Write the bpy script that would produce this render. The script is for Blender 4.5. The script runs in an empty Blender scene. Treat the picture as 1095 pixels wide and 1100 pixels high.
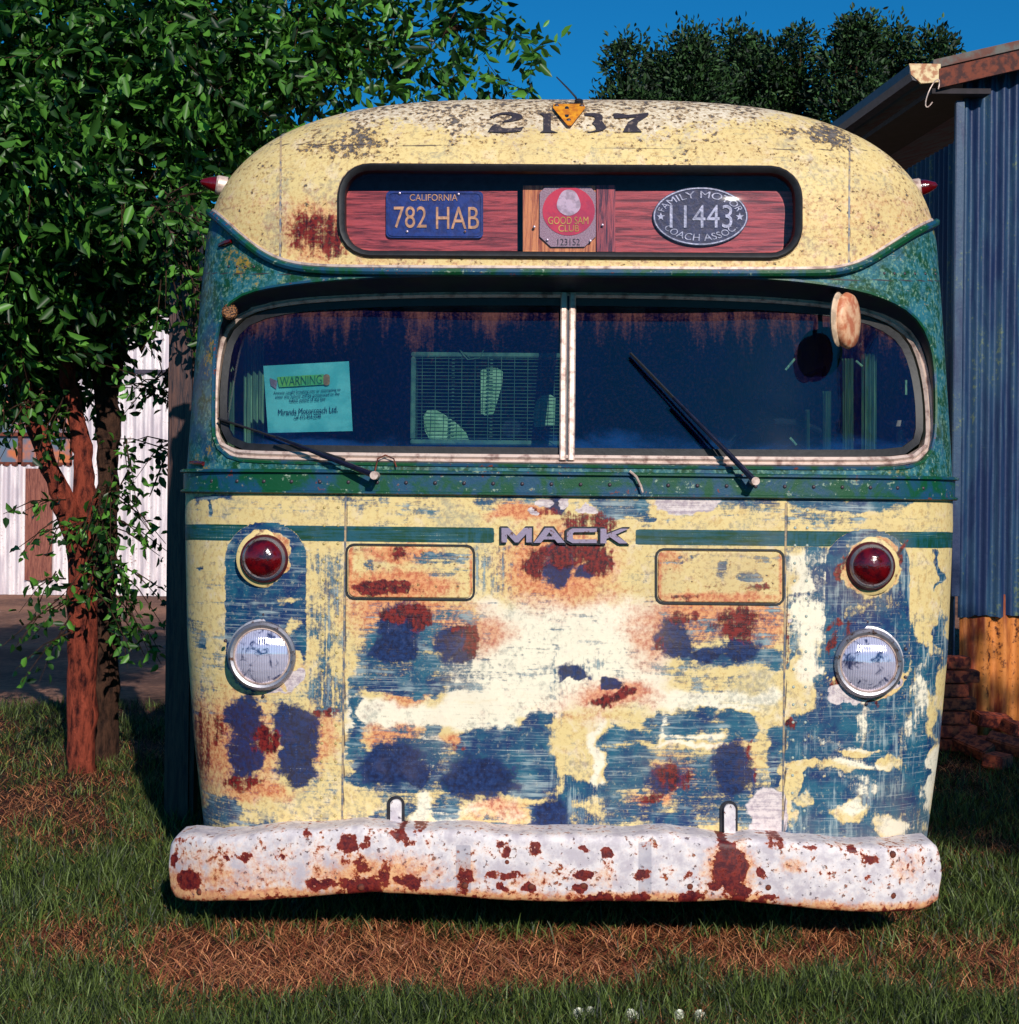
import bpy, bmesh, math, random
import numpy as np
from mathutils import Vector, Matrix
random.seed(7); rng = np.random.default_rng(11)
sc = bpy.context.scene
C = sc.collection
# ------------------------------------------------------------------ camera frame
FX, CX, HY, ROLL, EYE = 1700.0, 547.5, 531.0, 0.0105, 1.42
cr, sr = math.cos(ROLL), math.sin(ROLL)
def ray(px, py):
    px = np.asarray(px, float); py = np.asarray(py, float)
    sx = (px-CX)/FX; sz = (HY-py)/FX
    return sx*cr - sz*sr, sx*sr + sz*cr
def W(px, py, Y):
    a, b = ray(px, py)
    return (float(a)*Y, Y, EYE+float(b)*Y)
def proj_world(X, Y, Z):
    a = X/Y; b = (Z-EYE)/Y
    return CX + FX*(a*cr + b*sr), HY - FX*(-a*sr + b*cr)
# ------------------------------------------------------------------ bus frame
BX, BY, YAW = 0.188, 5.0, -math.radians(1.2)
ca, sa = math.cos(YAW), math.sin(YAW)
def l2w(x, y, z): return BX + ca*x - sa*y, BY + sa*x + ca*y, z
def w2l(X, Y, Z):
    dx, dy = X-BX, Y-BY
    return ca*dx + sa*dy, -sa*dx + ca*dy, Z
def proj(x, y, z): return proj_world(*l2w(x, y, z))
WZ = np.array([-.5, .295, .589, .898, 1.33, 1.454, 1.825, 2.134, 2.335, 3.5])
WV = np.array([1.17, 1.214, 1.25, 1.273, 1.286, 1.284, 1.261, 1.24, 1.222, 1.22])*1.017
Z0, HD, RD, QE = 2.26, 0.50, 0.42, 2.2
def hw(z): return np.interp(z, WZ, WV)
def pe(z): return np.interp(z, [-1, 1.6, 2.2, 3], [6, 6, 3.6, 3.5])
def F(x, z):
    x = np.asarray(x, float); z = np.asarray(z, float)
    t = np.abs(x/hw(z))**pe(z)
    h = np.clip((z-Z0)/HD, 0, None)**2.1
    r = t+h
    y = RD*(1-(np.clip(1-r, 0, 1))**(1/QE))
    y = y + 0.03*(x/1.25)**2
    # lower face leans a touch
    y = y + 0.02*np.clip(1.0-z, 0, 1)
    return np.where(r >= 1, 1e3, y)
def Gl(x, z):   # glass surface
    return F(x, np.minimum(z, 1.5)) + 0.015 + 0.27*np.clip(z-1.50, -.2, 1)
def plane(c): return lambda x, z: np.zeros_like(np.asarray(x, float))+c
def isect(px, py, fn=F, off=0.0):
    px = np.atleast_1d(np.asarray(px, float)); py = np.atleast_1d(np.asarray(py, float))
    a, b = ray(px, py)
    out = np.full((len(px), 3), np.nan)
    best = np.full(len(px), 1e9); bestp = np.zeros((len(px), 3))
    done = np.zeros(len(px), bool); tprev = np.full(len(px), 4.6)
    for t in np.arange(4.6, 6.4, 0.02):
        x, y, z = w2l(a*t, t, EYE+b*t)
        f = fn(x, z); g = y-f
        hit = (~done) & (g >= 0)
        if hit.any():
            lo = np.full(hit.sum(), t-0.02); hi = np.full(hit.sum(), t); ah, bh = a[hit], b[hit]
            for _ in range(12):
                m = (lo+hi)/2
                xx, yy, zz = w2l(ah*m, m, EYE+bh*m)
                ins = yy >= fn(xx, zz)
                hi = np.where(ins, m, hi); lo = np.where(ins, lo, m)
            xx, yy, zz = w2l(ah*hi, hi, EYE+bh*hi)
            out[hit] = np.stack([xx, yy, zz], 1); done |= hit
        if done.all(): break
    bad = ~done
    if bad.any():
        t = 5.3
        x, y, z = w2l(a[bad]*t, t, EYE+b[bad]*t)
        lim = hw(z)*0.985
        x = np.clip(x, -lim, lim)
        z = np.minimum(z, Z0+HD*0.97)
        f = fn(x, z); f = np.where(f > 10, RD, f)
        out[bad] = np.stack([x, f, z], 1)
    out[:, 1] -= off
    return out
# ------------------------------------------------------------------ numpy noise
def vnoise(x, y, seed=0):
    xi = np.floor(x).astype(np.int64); yi = np.floor(y).astype(np.int64)
    xf = x-xi; yf = y-yi
    def h(i, j):
        n = (i*374761393 + j*668265263 + seed*144665) & 0xffffffff
        n = ((n ^ (n >> 13))*1274126177) & 0xffffffff
        return ((n ^ (n >> 16)) & 0xffff)/65535.0
    u = xf*xf*(3-2*xf); v = yf*yf*(3-2*yf)
    return (h(xi, yi)*(1-u)+h(xi+1, yi)*u)*(1-v)+(h(xi, yi+1)*(1-u)+h(xi+1, yi+1)*u)*v
def fbm(x, y, seed=0, o=4):
    s = 0; a = .5
    for k in range(o):
        s = s+a*vnoise(x*2**k, y*2**k, seed+k*17); a *= .5
    return s/(1-.5**o)
# ------------------------------------------------------------------ object helpers
def mkmesh(name, V, Fc, mat=None, parent=None, smooth=False, attrs=None):
    me = bpy.data.meshes.new(name)
    V = np.asarray(V, dtype=np.float32).reshape(-1, 3)
    if isinstance(Fc, np.ndarray) and Fc.ndim == 2:
        n, k = Fc.shape
        me.vertices.add(len(V)); me.vertices.foreach_set('co', V.ravel())
        me.loops.add(n*k); me.loops.foreach_set('vertex_index', Fc.astype(np.int32).ravel())
        me.polygons.add(n); me.polygons.foreach_set('loop_start', np.arange(0, n*k, k, dtype=np.int32))
        me.update(calc_edges=True)
    else:
        me.from_pydata([tuple(map(float, v)) for v in V], [], [tuple(int(i) for i in f) for f in Fc]); me.update()
    if smooth: me.polygons.foreach_set('use_smooth', np.ones(len(me.polygons), bool))
    if attrs:
        for k, A in attrs.items():
            at = me.color_attributes.new(k, 'FLOAT_COLOR', 'POINT')
            at.data.foreach_set('color', np.asarray(A, dtype=np.float32).ravel())
    o = bpy.data.objects.new(name, me); C.objects.link(o)
    if mat: me.materials.append(mat)
    if parent: o.parent = parent
    return o
def tag(o, label=None, cat=None, group=None, kind=None):
    if label: o['label'] = label
    if cat: o['category'] = cat
    if group: o['group'] = group
    if kind: o['kind'] = kind
    return o
def empty(name, loc=(0, 0, 0), rz=0, label=None, cat=None, group=None):
    o = bpy.data.objects.new(name, None); C.objects.link(o); o.location = loc; o.rotation_euler = (0, 0, rz)
    o.empty_display_size = .2
    return tag(o, label, cat, group)
class MB:
    def __init__(s): s.v = []; s.f = []
    def add(s, V, Fc):
        n = len(s.v); s.v += [tuple(v) for v in V]; s.f += [tuple(i+n for i in f) for f in Fc]; return s
    def box(s, c, d, rz=0, R=None):
        V = []
        for k in range(8):
            p = Vector(((k & 1)-.5, ((k >> 1) & 1)-.5, ((k >> 2) & 1)-.5)); p = Vector((p.x*d[0], p.y*d[1], p.z*d[2]))
            if R: p = R @ p
            elif rz: p = Matrix.Rotation(rz, 3, 'Z') @ p
            V.append(p+Vector(c))
        return s.add(V, [(0, 2, 3, 1), (4, 5, 7, 6), (0, 1, 5, 4), (2, 6, 7, 3), (0, 4, 6, 2), (1, 3, 7, 5)])
    def tube(s, pts, rad, n=8, caps=True):
        pts = [Vector(p) for p in pts]; m = len(pts)
        rads = rad if hasattr(rad, '__len__') else [rad]*m
        V = []; up = Vector((.13, .21, .97))
        for i, p in enumerate(pts):
            t = (pts[min(i+1, m-1)]-pts[max(i-1, 0)]).normalized()
            a = t.cross(up)
            if a.length < .05: a = t.cross(Vector((1, 0, 0)))
            a.normalize(); b = t.cross(a)
            for k in range(n):
                th = 2*math.pi*k/n
                V.append(p+(a*math.cos(th)+b*math.sin(th))*rads[i])
        Fc = [(i*n+k, i*n+(k+1) % n, (i+1)*n+(k+1) % n, (i+1)*n+k) for i in range(m-1) for k in range(n)]
        if caps: Fc += [tuple(range(n))[::-1], tuple((m-1)*n+k for k in range(n))]
        return s.add(V, Fc)
    def sweep(s, pts, prof, closed=False, N=(0, -1, 0), caps=True):
        # prof: list of (across, outward)
        pts = [Vector(p) for p in pts]; m = len(pts); n = len(prof); V = []
        for i, p in enumerate(pts):
            if closed: t = pts[(i+1) % m]-pts[(i-1) % m]
            else: t = pts[min(i+1, m-1)]-pts[max(i-1, 0)]
            t.normalize(); NN = Vector(N[i]) if isinstance(N, list) else Vector(N)
            b = t.cross(NN).normalized(); nn = b.cross(t).normalized()
            for (u, w) in prof: V.append(p+b*u+nn*w)
        rng_ = range(m) if closed else range(m-1)
        Fc = [(i*n+k, i*n+(k+1) % n, ((i+1) % m)*n+(k+1) % n, ((i+1) % m)*n+k) for i in rng_ for k in range(n)]
        if caps and not closed: Fc += [tuple(range(n))[::-1], tuple((m-1)*n+k for k in range(n))]
        return s.add(V, Fc)
    def lathe(s, c, prof, axis=(0, -1, 0), n=40):
        ax = Vector(axis).normalized(); a = ax.cross(Vector((.03, .05, 1))).normalized(); b = ax.cross(a)
        V = []; c = Vector(c)
        for (r, h) in prof:
            for k in range(n):
                th = 2*math.pi*k/n
                V.append(c+ax*h+(a*math.cos(th)+b*math.sin(th))*max(r, 1e-4))
        m = len(prof)
        Fc = [(i*n+k, i*n+(k+1) % n, (i+1)*n+(k+1) % n, (i+1)*n+k) for i in range(m-1) for k in range(n)]
        return s.add(V, Fc)
    def build(s, name, mat=None, parent=None, smooth=False, bevel=0, angle=35):
        o = mkmesh(name, s.v, s.f, mat, parent, False)
        bm = bmesh.new(); bm.from_mesh(o.data)
        bmesh.ops.recalc_face_normals(bm, faces=bm.faces)
        if bevel:
            ed = [e for e in bm.edges if len(e.link_faces) == 2 and e.calc_face_angle(0) > .6]
            bmesh.ops.bevel(bm, geom=ed, offset=bevel, segments=2, affect='EDGES', clamp_overlap=True)
        bm.to_mesh(o.data); bm.free()
        if smooth:
            o.data.polygons.foreach_set('use_smooth', np.ones(len(o.data.polygons), bool))
            o.data.set_sharp_from_angle(angle=math.radians(angle))
        return o
# ------------------------------------------------------------------ materials
def newmat(name):
    m = bpy.data.materials.new(name); m.use_nodes = True; nt = m.node_tree
    for n in list(nt.nodes): nt.nodes.remove(n)
    out = nt.nodes.new('ShaderNodeOutputMaterial')
    return m, nt, out
class NT:
    def __init__(s, nt): s.nt = nt
    def n(s, t, **k):
        nd = s.nt.nodes.new(t)
        for a, b in k.items():
            if a == 'ins':
                for i, v in b.items():
                    if hasattr(v, 'is_linked') or isinstance(v, bpy.types.NodeSocket): s.nt.links.new(v, nd.inputs[i])
                    else: nd.inputs[i].default_value = v
            else: setattr(nd, a, b)
        return nd
    def coord(s, kind='Object'): return s.n('ShaderNodeTexCoord').outputs[kind]
    def mapping(s, v, sc=(1, 1, 1), rot=(0, 0, 0)):
        return s.n('ShaderNodeMapping', ins={'Vector': v, 'Scale': sc, 'Rotation': rot}).outputs[0]
    def noise(s, v, scale, detail=6, rough=.6, dist=0):
        return s.n('ShaderNodeTexNoise', ins={'Vector': v, 'Scale': scale, 'Detail': detail, 'Roughness': rough, 'Distortion': dist}).outputs['Fac']
    def vor(s, v, scale, feat='F1'):
        return s.n('ShaderNodeTexVoronoi', feature=feat, ins={'Vector': v, 'Scale': scale}).outputs['Distance']
    def m(s, op, a, b=0.0, c=0.0):
        return s.n('ShaderNodeMath', operation=op, ins={0: a, 1: b, 2: c}).outputs[0]
    def ss(s, v, lo, hi):
        nd = s.n('ShaderNodeMapRange', interpolation_type='SMOOTHSTEP', ins={'Value': v, 'From Min': lo, 'From Max': hi})
        return nd.outputs['Result']
    def mix(s, f, a, b, blend='MIX'):
        nd = s.n('ShaderNodeMix', data_type='RGBA', blend_type=blend)
        for k, v in ((0, f), (6, a), (7, b)):
            if isinstance(v, bpy.types.NodeSocket): s.nt.links.new(v, nd.inputs[k])
            elif k == 0: nd.inputs[0].default_value = v
            else: nd.inputs[k].default_value = (*v, 1) if len(v) == 3 else v
        return nd.outputs[2]
    def bump(s, h, dist=.002, strength=1.0):
        return s.n('ShaderNodeBump', ins={'Height': h, 'Distance': dist, 'Strength': strength}).outputs[0]
    def bsdf(s, col, rough=.5, metal=0.0, normal=None, spec=.5, **kw):
        ins = {'Base Color': (*col, 1) if isinstance(col, tuple) and len(col) == 3 else col, 'Roughness': rough, 'Metallic': metal, 'Specular IOR Level': spec}
        if normal is not None: ins['Normal'] = normal
        ins.update(kw)
        return s.n('ShaderNodeBsdfPrincipled', ins=ins).outputs[0]
    def out(s, sh, out): s.nt.links.new(sh, out.inputs[0])
def s2l(r, g, b):
    f = lambda c: (c/255/12.92) if c/255 <= .04045 else ((c/255+.055)/1.055)**2.4
    return (f(r), f(g), f(b))
def simple(name, col, rough=.6, metal=0, var=.25, scale=20, bumpd=.001, col2=None, stretch=(1, 1, 1), detail=6, spec=.5, thr=(.4, .6)):
    m, nt, out = newmat(name); N = NT(nt)
    v = N.mapping(N.coord(), stretch); a = N.noise(v, scale, detail)
    c2 = col2 if col2 else tuple(c*(1-var*1.5) for c in col)
    c = N.mix(N.ss(a, *thr), c2, col)
    N.out(N.bsdf(c, rough, metal, N.bump(a, bumpd), spec), out)
    return m
CREAM = s2l(222, 198, 138); PALE = s2l(238, 228, 204)
BLUE = s2l(30, 90, 132); NAVY = s2l(8, 28, 92); RUST = s2l(92, 14, 24); ORANGE = s2l(222, 120, 60)
GREEN = s2l(8, 78, 44); TEAL = s2l(40, 106, 112)
# ---- the weathered bus paint, driven by per-vertex paint maps
def bus_paint():
    m, nt, out = newmat('weathered_bus_paint'); N = NT(nt)
    co = N.coord()
    def attr(nm):
        a = N.n('ShaderNodeAttribute', attribute_name=nm)
        sp = N.n('ShaderNodeSeparateColor', ins={0: a.outputs['Color']})
        return sp.outputs[0], sp.outputs[1], sp.outputs[2], a.outputs['Alpha']
    blue, rust, orange, navy = attr('paint_a')
    green, bare, flake, vert = attr('paint_b')
    pale, grime, grnbody, roof = attr('paint_c')
    fine = N.noise(co, 70, 8, .7)
    mid = N.noise(co, 18, 6, .65, .6)
    big = N.noise(co, 4, 4, .6)
    sH = N.noise(N.mapping(co, (5, 5, 85)), 1, 5, .65, .3)
    sV = N.noise(N.mapping(co, (85, 5, 6)), 1, 5, .65, .3)
    st = N.m('ADD', N.m('MULTIPLY', sH, N.m('SUBTRACT', 1.0, vert)), N.m('MULTIPLY', sV, vert))
    def mask(a, w=.10, ks=.5, kf=.5, km=.35, thr=.5):
        x = N.m('ADD', a, N.m('MULTIPLY', N.m('SUBTRACT', st, .5), ks))
        x = N.m('ADD', x, N.m('MULTIPLY', N.m('SUBTRACT', fine, .5), kf))
        x = N.m('ADD', x, N.m('MULTIPLY', N.m('SUBTRACT', mid, .5), km))
        return N.ss(x, thr-w, thr+w)
    # base
    hair = N.noise(N.mapping(co, (4, 4, 260)), 1, 4, .7, .2)
    hairv = N.noise(N.mapping(co, (260, 4, 6)), 1, 4, .7, .2)
    p = N.ss(N.m('ADD', pale, N.m('MULTIPLY', N.m('SUBTRACT', mid, .5), 1.0)), .2, .8)
    base = N.mix(p, CREAM, PALE)
    base = N.mix(N.m('MULTIPLY', N.m('MULTIPLY', N.ss(fine, .46, .66), .5), N.m('SUBTRACT', 1.15, p)), base, s2l(184, 140, 78))
    base = N.mix(N.m('MULTIPLY', N.ss(mid, .5, .72), .35), base, s2l(226, 206, 190))
    wash = N.ss(N.m('ADD', N.m('MULTIPLY', N.noise(co, 7, 6, .7, .8), .7), N.m('MULTIPLY', fine, .5)), .60, .74)
    base = N.mix(N.m('MULTIPLY', wash, .5), base, s2l(132, 140, 134))
    sp = N.m('MULTIPLY', N.ss(N.m('ADD', N.m('MULTIPLY', fine, .35), N.m('MULTIPLY', st, .65)), .55, .66), .5)
    base = N.mix(sp, base, s2l(116, 122, 116))
    base = N.mix(N.m('MULTIPLY', N.ss(hair, .60, .72), .3), base, s2l(110, 110, 120))
    o = mask(orange, .36, .35, .9, .6)
    base = N.mix(N.m('MULTIPLY', o, .85), base, N.mix(N.ss(fine, .38, .62), s2l(224, 150, 100), s2l(186, 82, 52)))
    # blue undercoat showing where rubbed
    b = mask(blue, .17, 1.15, .95, .7)
    bcol = N.mix(N.ss(N.m('ADD', N.m('MULTIPLY', mid, .6), N.m('MULTIPLY', big, .4)), .38, .62), s2l(10, 42, 92), s2l(30, 92, 116))
    haze0 = N.ss(big, .45, .6)
    haze = N.ss(N.m('ADD', N.m('MULTIPLY', st, .7), N.m('MULTIPLY', N.noise(co, 9, 5, .6, .5), .5)), .60, .76)
    bcol = N.mix(N.m('MULTIPLY', haze, .8), bcol, s2l(158, 174, 176))
    bcol = N.mix(N.m('MULTIPLY', N.ss(fine, .55, .7), .5), bcol, s2l(190, 186, 160))
    bcol = N.mix(N.m('MULTIPLY', N.ss(hair, .56, .68), .5), bcol, s2l(190, 200, 200))
    col = N.mix(b, base, bcol)
    # green stripe and green upper body
    g = mask(green, .05, .12, .3, .1)
    gcol = N.mix(N.ss(N.m('ADD', N.m('MULTIPLY', st, .6), N.m('MULTIPLY', mid, .4)), .40, .58), s2l(6, 62, 36), s2l(20, 80, 96))
    gcol = N.mix(N.m('MULTIPLY', N.ss(hair, .56, .66), .5), gcol, s2l(90, 130, 120))
    col = N.mix(g, col, gcol)
    gb = N.mix(N.ss(N.m('ADD', N.m('MULTIPLY', mid, .7), N.m('MULTIPLY', fine, .3)), .42, .58), s2l(12, 64, 34), s2l(40, 104, 120))
    gb = N.mix(N.m('MULTIPLY', N.ss(fine, .50, .64), .7), gb, s2l(120, 156, 130))
    gb = N.mix(N.m('MULTIPLY', N.ss(N.noise(co, 6, 4, .6), .52, .66), .7), gb, s2l(26, 60, 104))
    gb = N.mix(N.ss(N.m('ADD', big, N.m('MULTIPLY', fine, .6)), .93, 1.03), gb, s2l(150, 120, 40))
    col = N.mix(N.ss(grnbody, .4, .6), col, gb)
    nv = mask(navy, .20, .45, .9, .7)
    ncol = N.mix(N.ss(fine, .35, .65), s2l(5, 10, 52), s2l(14, 46, 100))
    ncol = N.mix(N.m('MULTIPLY', N.ss(mid, .54, .70), .4), ncol, s2l(60, 60, 96))
    col = N.mix(N.m('MULTIPLY', nv, .96), col, ncol)
    drip = N.noise(N.mapping(co, (60, 5, 3)), 1, 4, .6)
    r = mask(N.m('ADD', rust, N.m('MULTIPLY', N.m('MULTIPLY', N.m('SUBTRACT', drip, .5), 1.2), N.ss(rust, .05, .4))), .20, .5, 1.0, .9)
    rcol = N.mix(N.ss(fine, .4, .60), s2l(46, 4, 20), s2l(126, 32, 28))
    col = N.mix(r, col, rcol)
    w = mask(bare, .16, .3, .8, .4)
    col = N.mix(w, col, N.mix(N.ss(N.m('ADD', N.m('MULTIPLY', fine, .5), N.m('MULTIPLY', st, .5)), .4, .58), s2l(166, 150, 160), s2l(220, 206, 204)))
    col = N.mix(N.m('MULTIPLY', N.ss(N.m('ADD', N.m('MULTIPLY', hairv, .5), N.m('MULTIPLY', hair, .5)), .60, .66), .5), col, s2l(212, 206, 196))
    # lichen, flakes on the roof: dark grey chips
    fl0 = N.noise(co, 58, 8, .78, .2); fl1 = N.vor(N.mapping(co, (1, 1, 1.6)), 48)
    fl = N.m('ADD', N.m('ADD', fl0, N.m('MULTIPLY', flake, .30)), N.m('MULTIPLY', N.m('SUBTRACT', .4, fl1), .22))
    fl = N.m('SUBTRACT', fl, N.m('MULTIPLY', N.m('SUBTRACT', 1.0, N.ss(flake, .02, .12)), .13))
    flm = N.ss(fl, .665, .71)
    chalk = N.ss(N.m('ADD', N.m('ADD', roof, N.m('MULTIPLY', N.m('SUBTRACT', fine, .5), 1.6)), N.m('MULTIPLY', N.m('SUBTRACT', mid, .5), 1.2)), .45, .62)
    col = N.mix(N.m('MULTIPLY', chalk, .8), col, N.mix(N.ss(fine, .4, .6), s2l(232, 220, 204), s2l(196, 180, 156)))
    col = N.mix(N.m('MULTIPLY', N.ss(fl, .585, .665), .8), col, s2l(176, 138, 88))
    col = N.mix(flm, col, N.mix(N.ss(fine, .35, .6), s2l(62, 58, 60), s2l(116, 108, 104)))
    gr = mask(grime, .1, .1, .4, .2)
    col = N.mix(N.m('MULTIPLY', gr, .85), col, s2l(58, 46, 52))
    dirty = N.ss(N.noise(co, 2.2, 3, .5), .5, .75)
    col = N.mix(N.m('MULTIPLY', dirty, .30), col, s2l(150, 120, 96))
    h = N.m('ADD', N.m('MULTIPLY', b, -.5), N.m('MULTIPLY', fine, .45))
    h = N.m('ADD', h, N.m('MULTIPLY', flm, -.9)); h = N.m('ADD', h, N.m('MULTIPLY', N.noise(co, 9, 3, .5), 2.0)); h = N.m('ADD', h, N.m('MULTIPLY', r, .35)); h = N.m('ADD', h, N.m('MULTIPLY', big, 3.0))
    rough = N.m('ADD', .38, N.m('MULTIPLY', fine, .35))
    N.out(N.bsdf(col, rough, 0.0, N.bump(h, .0016), .35), out)
    return m
PAINT = bus_paint()
def trim_paint():
    m, nt, out = newmat('chipped_green_trim'); N = NT(nt); co = N.coord()
    a = N.noise(co, 9, 6, .65, .5); b = N.noise(co, 60, 7, .7); c = N.noise(N.mapping(co, (6, 6, 70)), 1, 5)
    col = N.mix(N.ss(a, .42, .58), s2l(8, 74, 42), s2l(20, 70, 100))
    col = N.mix(N.ss(N.m('ADD', N.m('MULTIPLY', b, .6), N.m('MULTIPLY', c, .4)), .57, .62), col, s2l(140, 160, 140))
    col = N.mix(N.ss(N.m('ADD', a, b), 1.17, 1.22), col, s2l(110, 50, 34))
    N.out(N.bsdf(col, .45, 0, N.bump(b, .001), .4), out); return m
TRIM = trim_paint()
def chrome(name='worn_chrome', col=(.42, .40, .44), rough=.3):
    m, nt, out = newmat(name); N = NT(nt); co = N.coord()
    a = N.noise(co, 40, 7, .7); b = N.noise(co, 160, 5, .7)
    c = N.mix(N.ss(a, .54, .66), col, s2l(96, 66, 52))
    N.out(N.bsdf(c, N.m('ADD', rough, N.m('MULTIPLY', b, .3)), .85, N.bump(b, .0004), .5), out); return m
CHROME = chrome()
ALU = simple('oxidised_aluminium', s2l(214, 190, 178), .45, .25, scale=30, col2=s2l(150, 120, 112), stretch=(1, 1, 1), thr=(.3, .55))
RUBBER = simple('black_rubber', (.012, .012, .016), .55, scale=40)
BLACK = simple('black_paint', (.02, .02, .03), .4, scale=50)
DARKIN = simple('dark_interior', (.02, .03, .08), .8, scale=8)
RUSTM = simple('rusted_steel', s2l(112, 50, 30), .8, scale=25, col2=s2l(60, 26, 24), bumpd=.003)
def bumper_mat():
    m, nt, out = newmat('rusted_white_bumper'); N = NT(nt); co = N.coord()
    a = N.n('ShaderNodeAttribute', attribute_name='wear'); sp = N.n('ShaderNodeSeparateColor', ins={0: a.outputs['Color']})
    rust, stain, grey = sp.outputs[0], sp.outputs[1], sp.outputs[2]
    fine = N.noise(co, 55, 8, .72); mid = N.noise(co, 16, 6, .65, .1); pit = N.vor(co, 60)
    x = N.m('ADD', rust, N.m('ADD', N.m('MULTIPLY', N.m('SUBTRACT', fine, .5), 1.8), N.m('MULTIPLY', N.m('SUBTRACT', mid, .5), 1.5)))
    r = N.ss(x, .48, .58)
    x2 = N.m('ADD', stain, N.m('ADD', N.m('MULTIPLY', N.m('SUBTRACT', fine, .5), .9), N.m('MULTIPLY', N.m('SUBTRACT', mid, .5), 1.2)))
    s_ = N.ss(x2, .28, .75)
    col = N.mix(N.ss(mid, .35, .6), s2l(186, 176, 184), s2l(228, 220, 220))
    col = N.mix(N.m('MULTIPLY', s_, .85), col, N.mix(N.ss(fine, .4, .6), s2l(226, 164, 96), s2l(196, 108, 50)))
    chips = N.ss(N.m('ADD', N.m('ADD', fine, N.m('MULTIPLY', N.m('SUBTRACT', mid, .5), .35)), N.m('MULTIPLY', N.m('SUBTRACT', .35, pit), .22)), .565, .615)
    col = N.mix(chips, col, N.mix(N.ss(mid, .45, .6), s2l(104, 92, 104), s2l(150, 96, 60)))
    col = N.mix(N.m('MULTIPLY', N.ss(grey, .4, .6), .6), col, s2l(150, 146, 160))
    col = N.mix(N.ss(x, .34, .50), col, s2l(176, 84, 44))
    col = N.mix(r, col, N.mix(N.ss(fine, .4, .62), s2l(70, 10, 24), s2l(128, 38, 28)))
    h = N.m('SUBTRACT', N.m('MULTIPLY', fine, .6), N.m('MULTIPLY', chips, .6)); h = N.m('ADD', h, N.m('MULTIPLY', r, -.5))
    N.out(N.bsdf(col, N.m('ADD', .35, N.m('MULTIPLY', fine, .4)), 0, N.bump(h, .002), .4), out); return m
BUMPER = bumper_mat()
def glass_mat(name, tint, dirt=0.0, dirtcol=(.3, .2, .14), zlo=1.9, zhi=2.05, film=0.0, blue=0.0):
    m, nt, out = newmat(name); N = NT(nt); co = N.coord()
    tr = N.n('ShaderNodeBsdfTransparent', ins={0: (*tint, 1)}).outputs[0]
    gl = N.n('ShaderNodeBsdfGlossy', ins={'Color': (1, 1, 1, 1), 'Roughness': .03}).outputs[0]
    fr = N.n('ShaderNodeFresnel', ins={'IOR': 1.5}).outputs[0]
    sh = N.n('ShaderNodeMixShader', ins={0: N.m('MULTIPLY', fr, 1.6 if blue else .5), 1: tr, 2: gl}).outputs[0]
    z = N.n('ShaderNodeSeparateXYZ', ins={0: co}).outputs[2]
    sV = N.noise(N.mapping(co, (42, 4, 5)), 1, 6, .65, .4); fine = N.noise(co, 120, 6, .75); big = N.noise(N.mapping(co, (6, 1, 2)), 1, 4)
    g = N.n('ShaderNodeMapRange', ins={'Value': z, 'From Min': zlo, 'From Max': zhi}).outputs[0]
    k = N.m('ADD', N.m('ADD', g, N.m('MULTIPLY', N.m('SUBTRACT', sV, .5), 1.5)), N.m('MULTIPLY', N.m('SUBTRACT', big, .5), 1.6))
    k = N.m('ADD', k, N.m('MULTIPLY', N.m('SUBTRACT', fine, .5), 1.2))
    d = N.m('MULTIPLY', N.ss(k, .35, 1.15), dirt)
    d = N.m('ADD', d, N.m('MULTIPLY', N.ss(fine, .45, .8), film)); d = N.m('MINIMUM', d, .95)
    dc = N.mix(fine, dirtcol, tuple(c*.55 for c in dirtcol))
    df = N.n('ShaderNodeBsdfDiffuse', ins={0: dc}).outputs[0]
    if blue:
        bf = N.n('ShaderNodeBsdfDiffuse', ins={0: (*s2l(10, 24, 84), 1)}).outputs[0]  # navy film painted over the glass to tint the dark interior behind
        sh = N.n('ShaderNodeMixShader', ins={0: N.m('MULTIPLY', N.m('ADD', .2, N.m('MULTIPLY', N.noise(co, 3.5, 7, .7, .8), 1.6)), blue), 1: sh, 2: bf}).outputs[0]
        bb = N.n('ShaderNodeBsdfDiffuse', ins={0: (*s2l(30, 84, 150), 1)}).outputs[0]
        low_ = N.ss(N.m('ADD', z, N.m('MULTIPLY', N.m('SUBTRACT', N.noise(N.mapping(co, (3, 1, 9)), 1, 6, .65, .5), .5), .22)), 1.62, 1.53)
        sh = N.n('ShaderNodeMixShader', ins={0: N.m('MULTIPLY', low_, .35), 1: sh, 2: bb}).outputs[0]
    N.out(N.n('ShaderNodeMixShader', ins={0: d, 1: sh, 2: df}).outputs[0], out); return m
GLASS = glass_mat('dirty_windshield_glass', (.50, .70, .72), .42, s2l(140, 92, 78), 1.84, 2.08, .07, blue=.17)
GLASS2 = glass_mat('destination_glass', (.85, .80, .86), .0, s2l(60, 70, 110), 0, 1, .06)
def lens_red():
    m, nt, out = newmat('red_lens'); N = NT(nt); co = N.coord()
    w = N.vor(co, 160); a = N.noise(co, 30, 5)
    c = N.mix(N.ss(a, .4, .65), s2l(96, 4, 12), s2l(44, 2, 12))
    N.out(N.bsdf(c, .15, 0, N.bump(w, .0005), .6, **{'Coat Weight': .6}), out); return m
REDL = lens_red()
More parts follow.
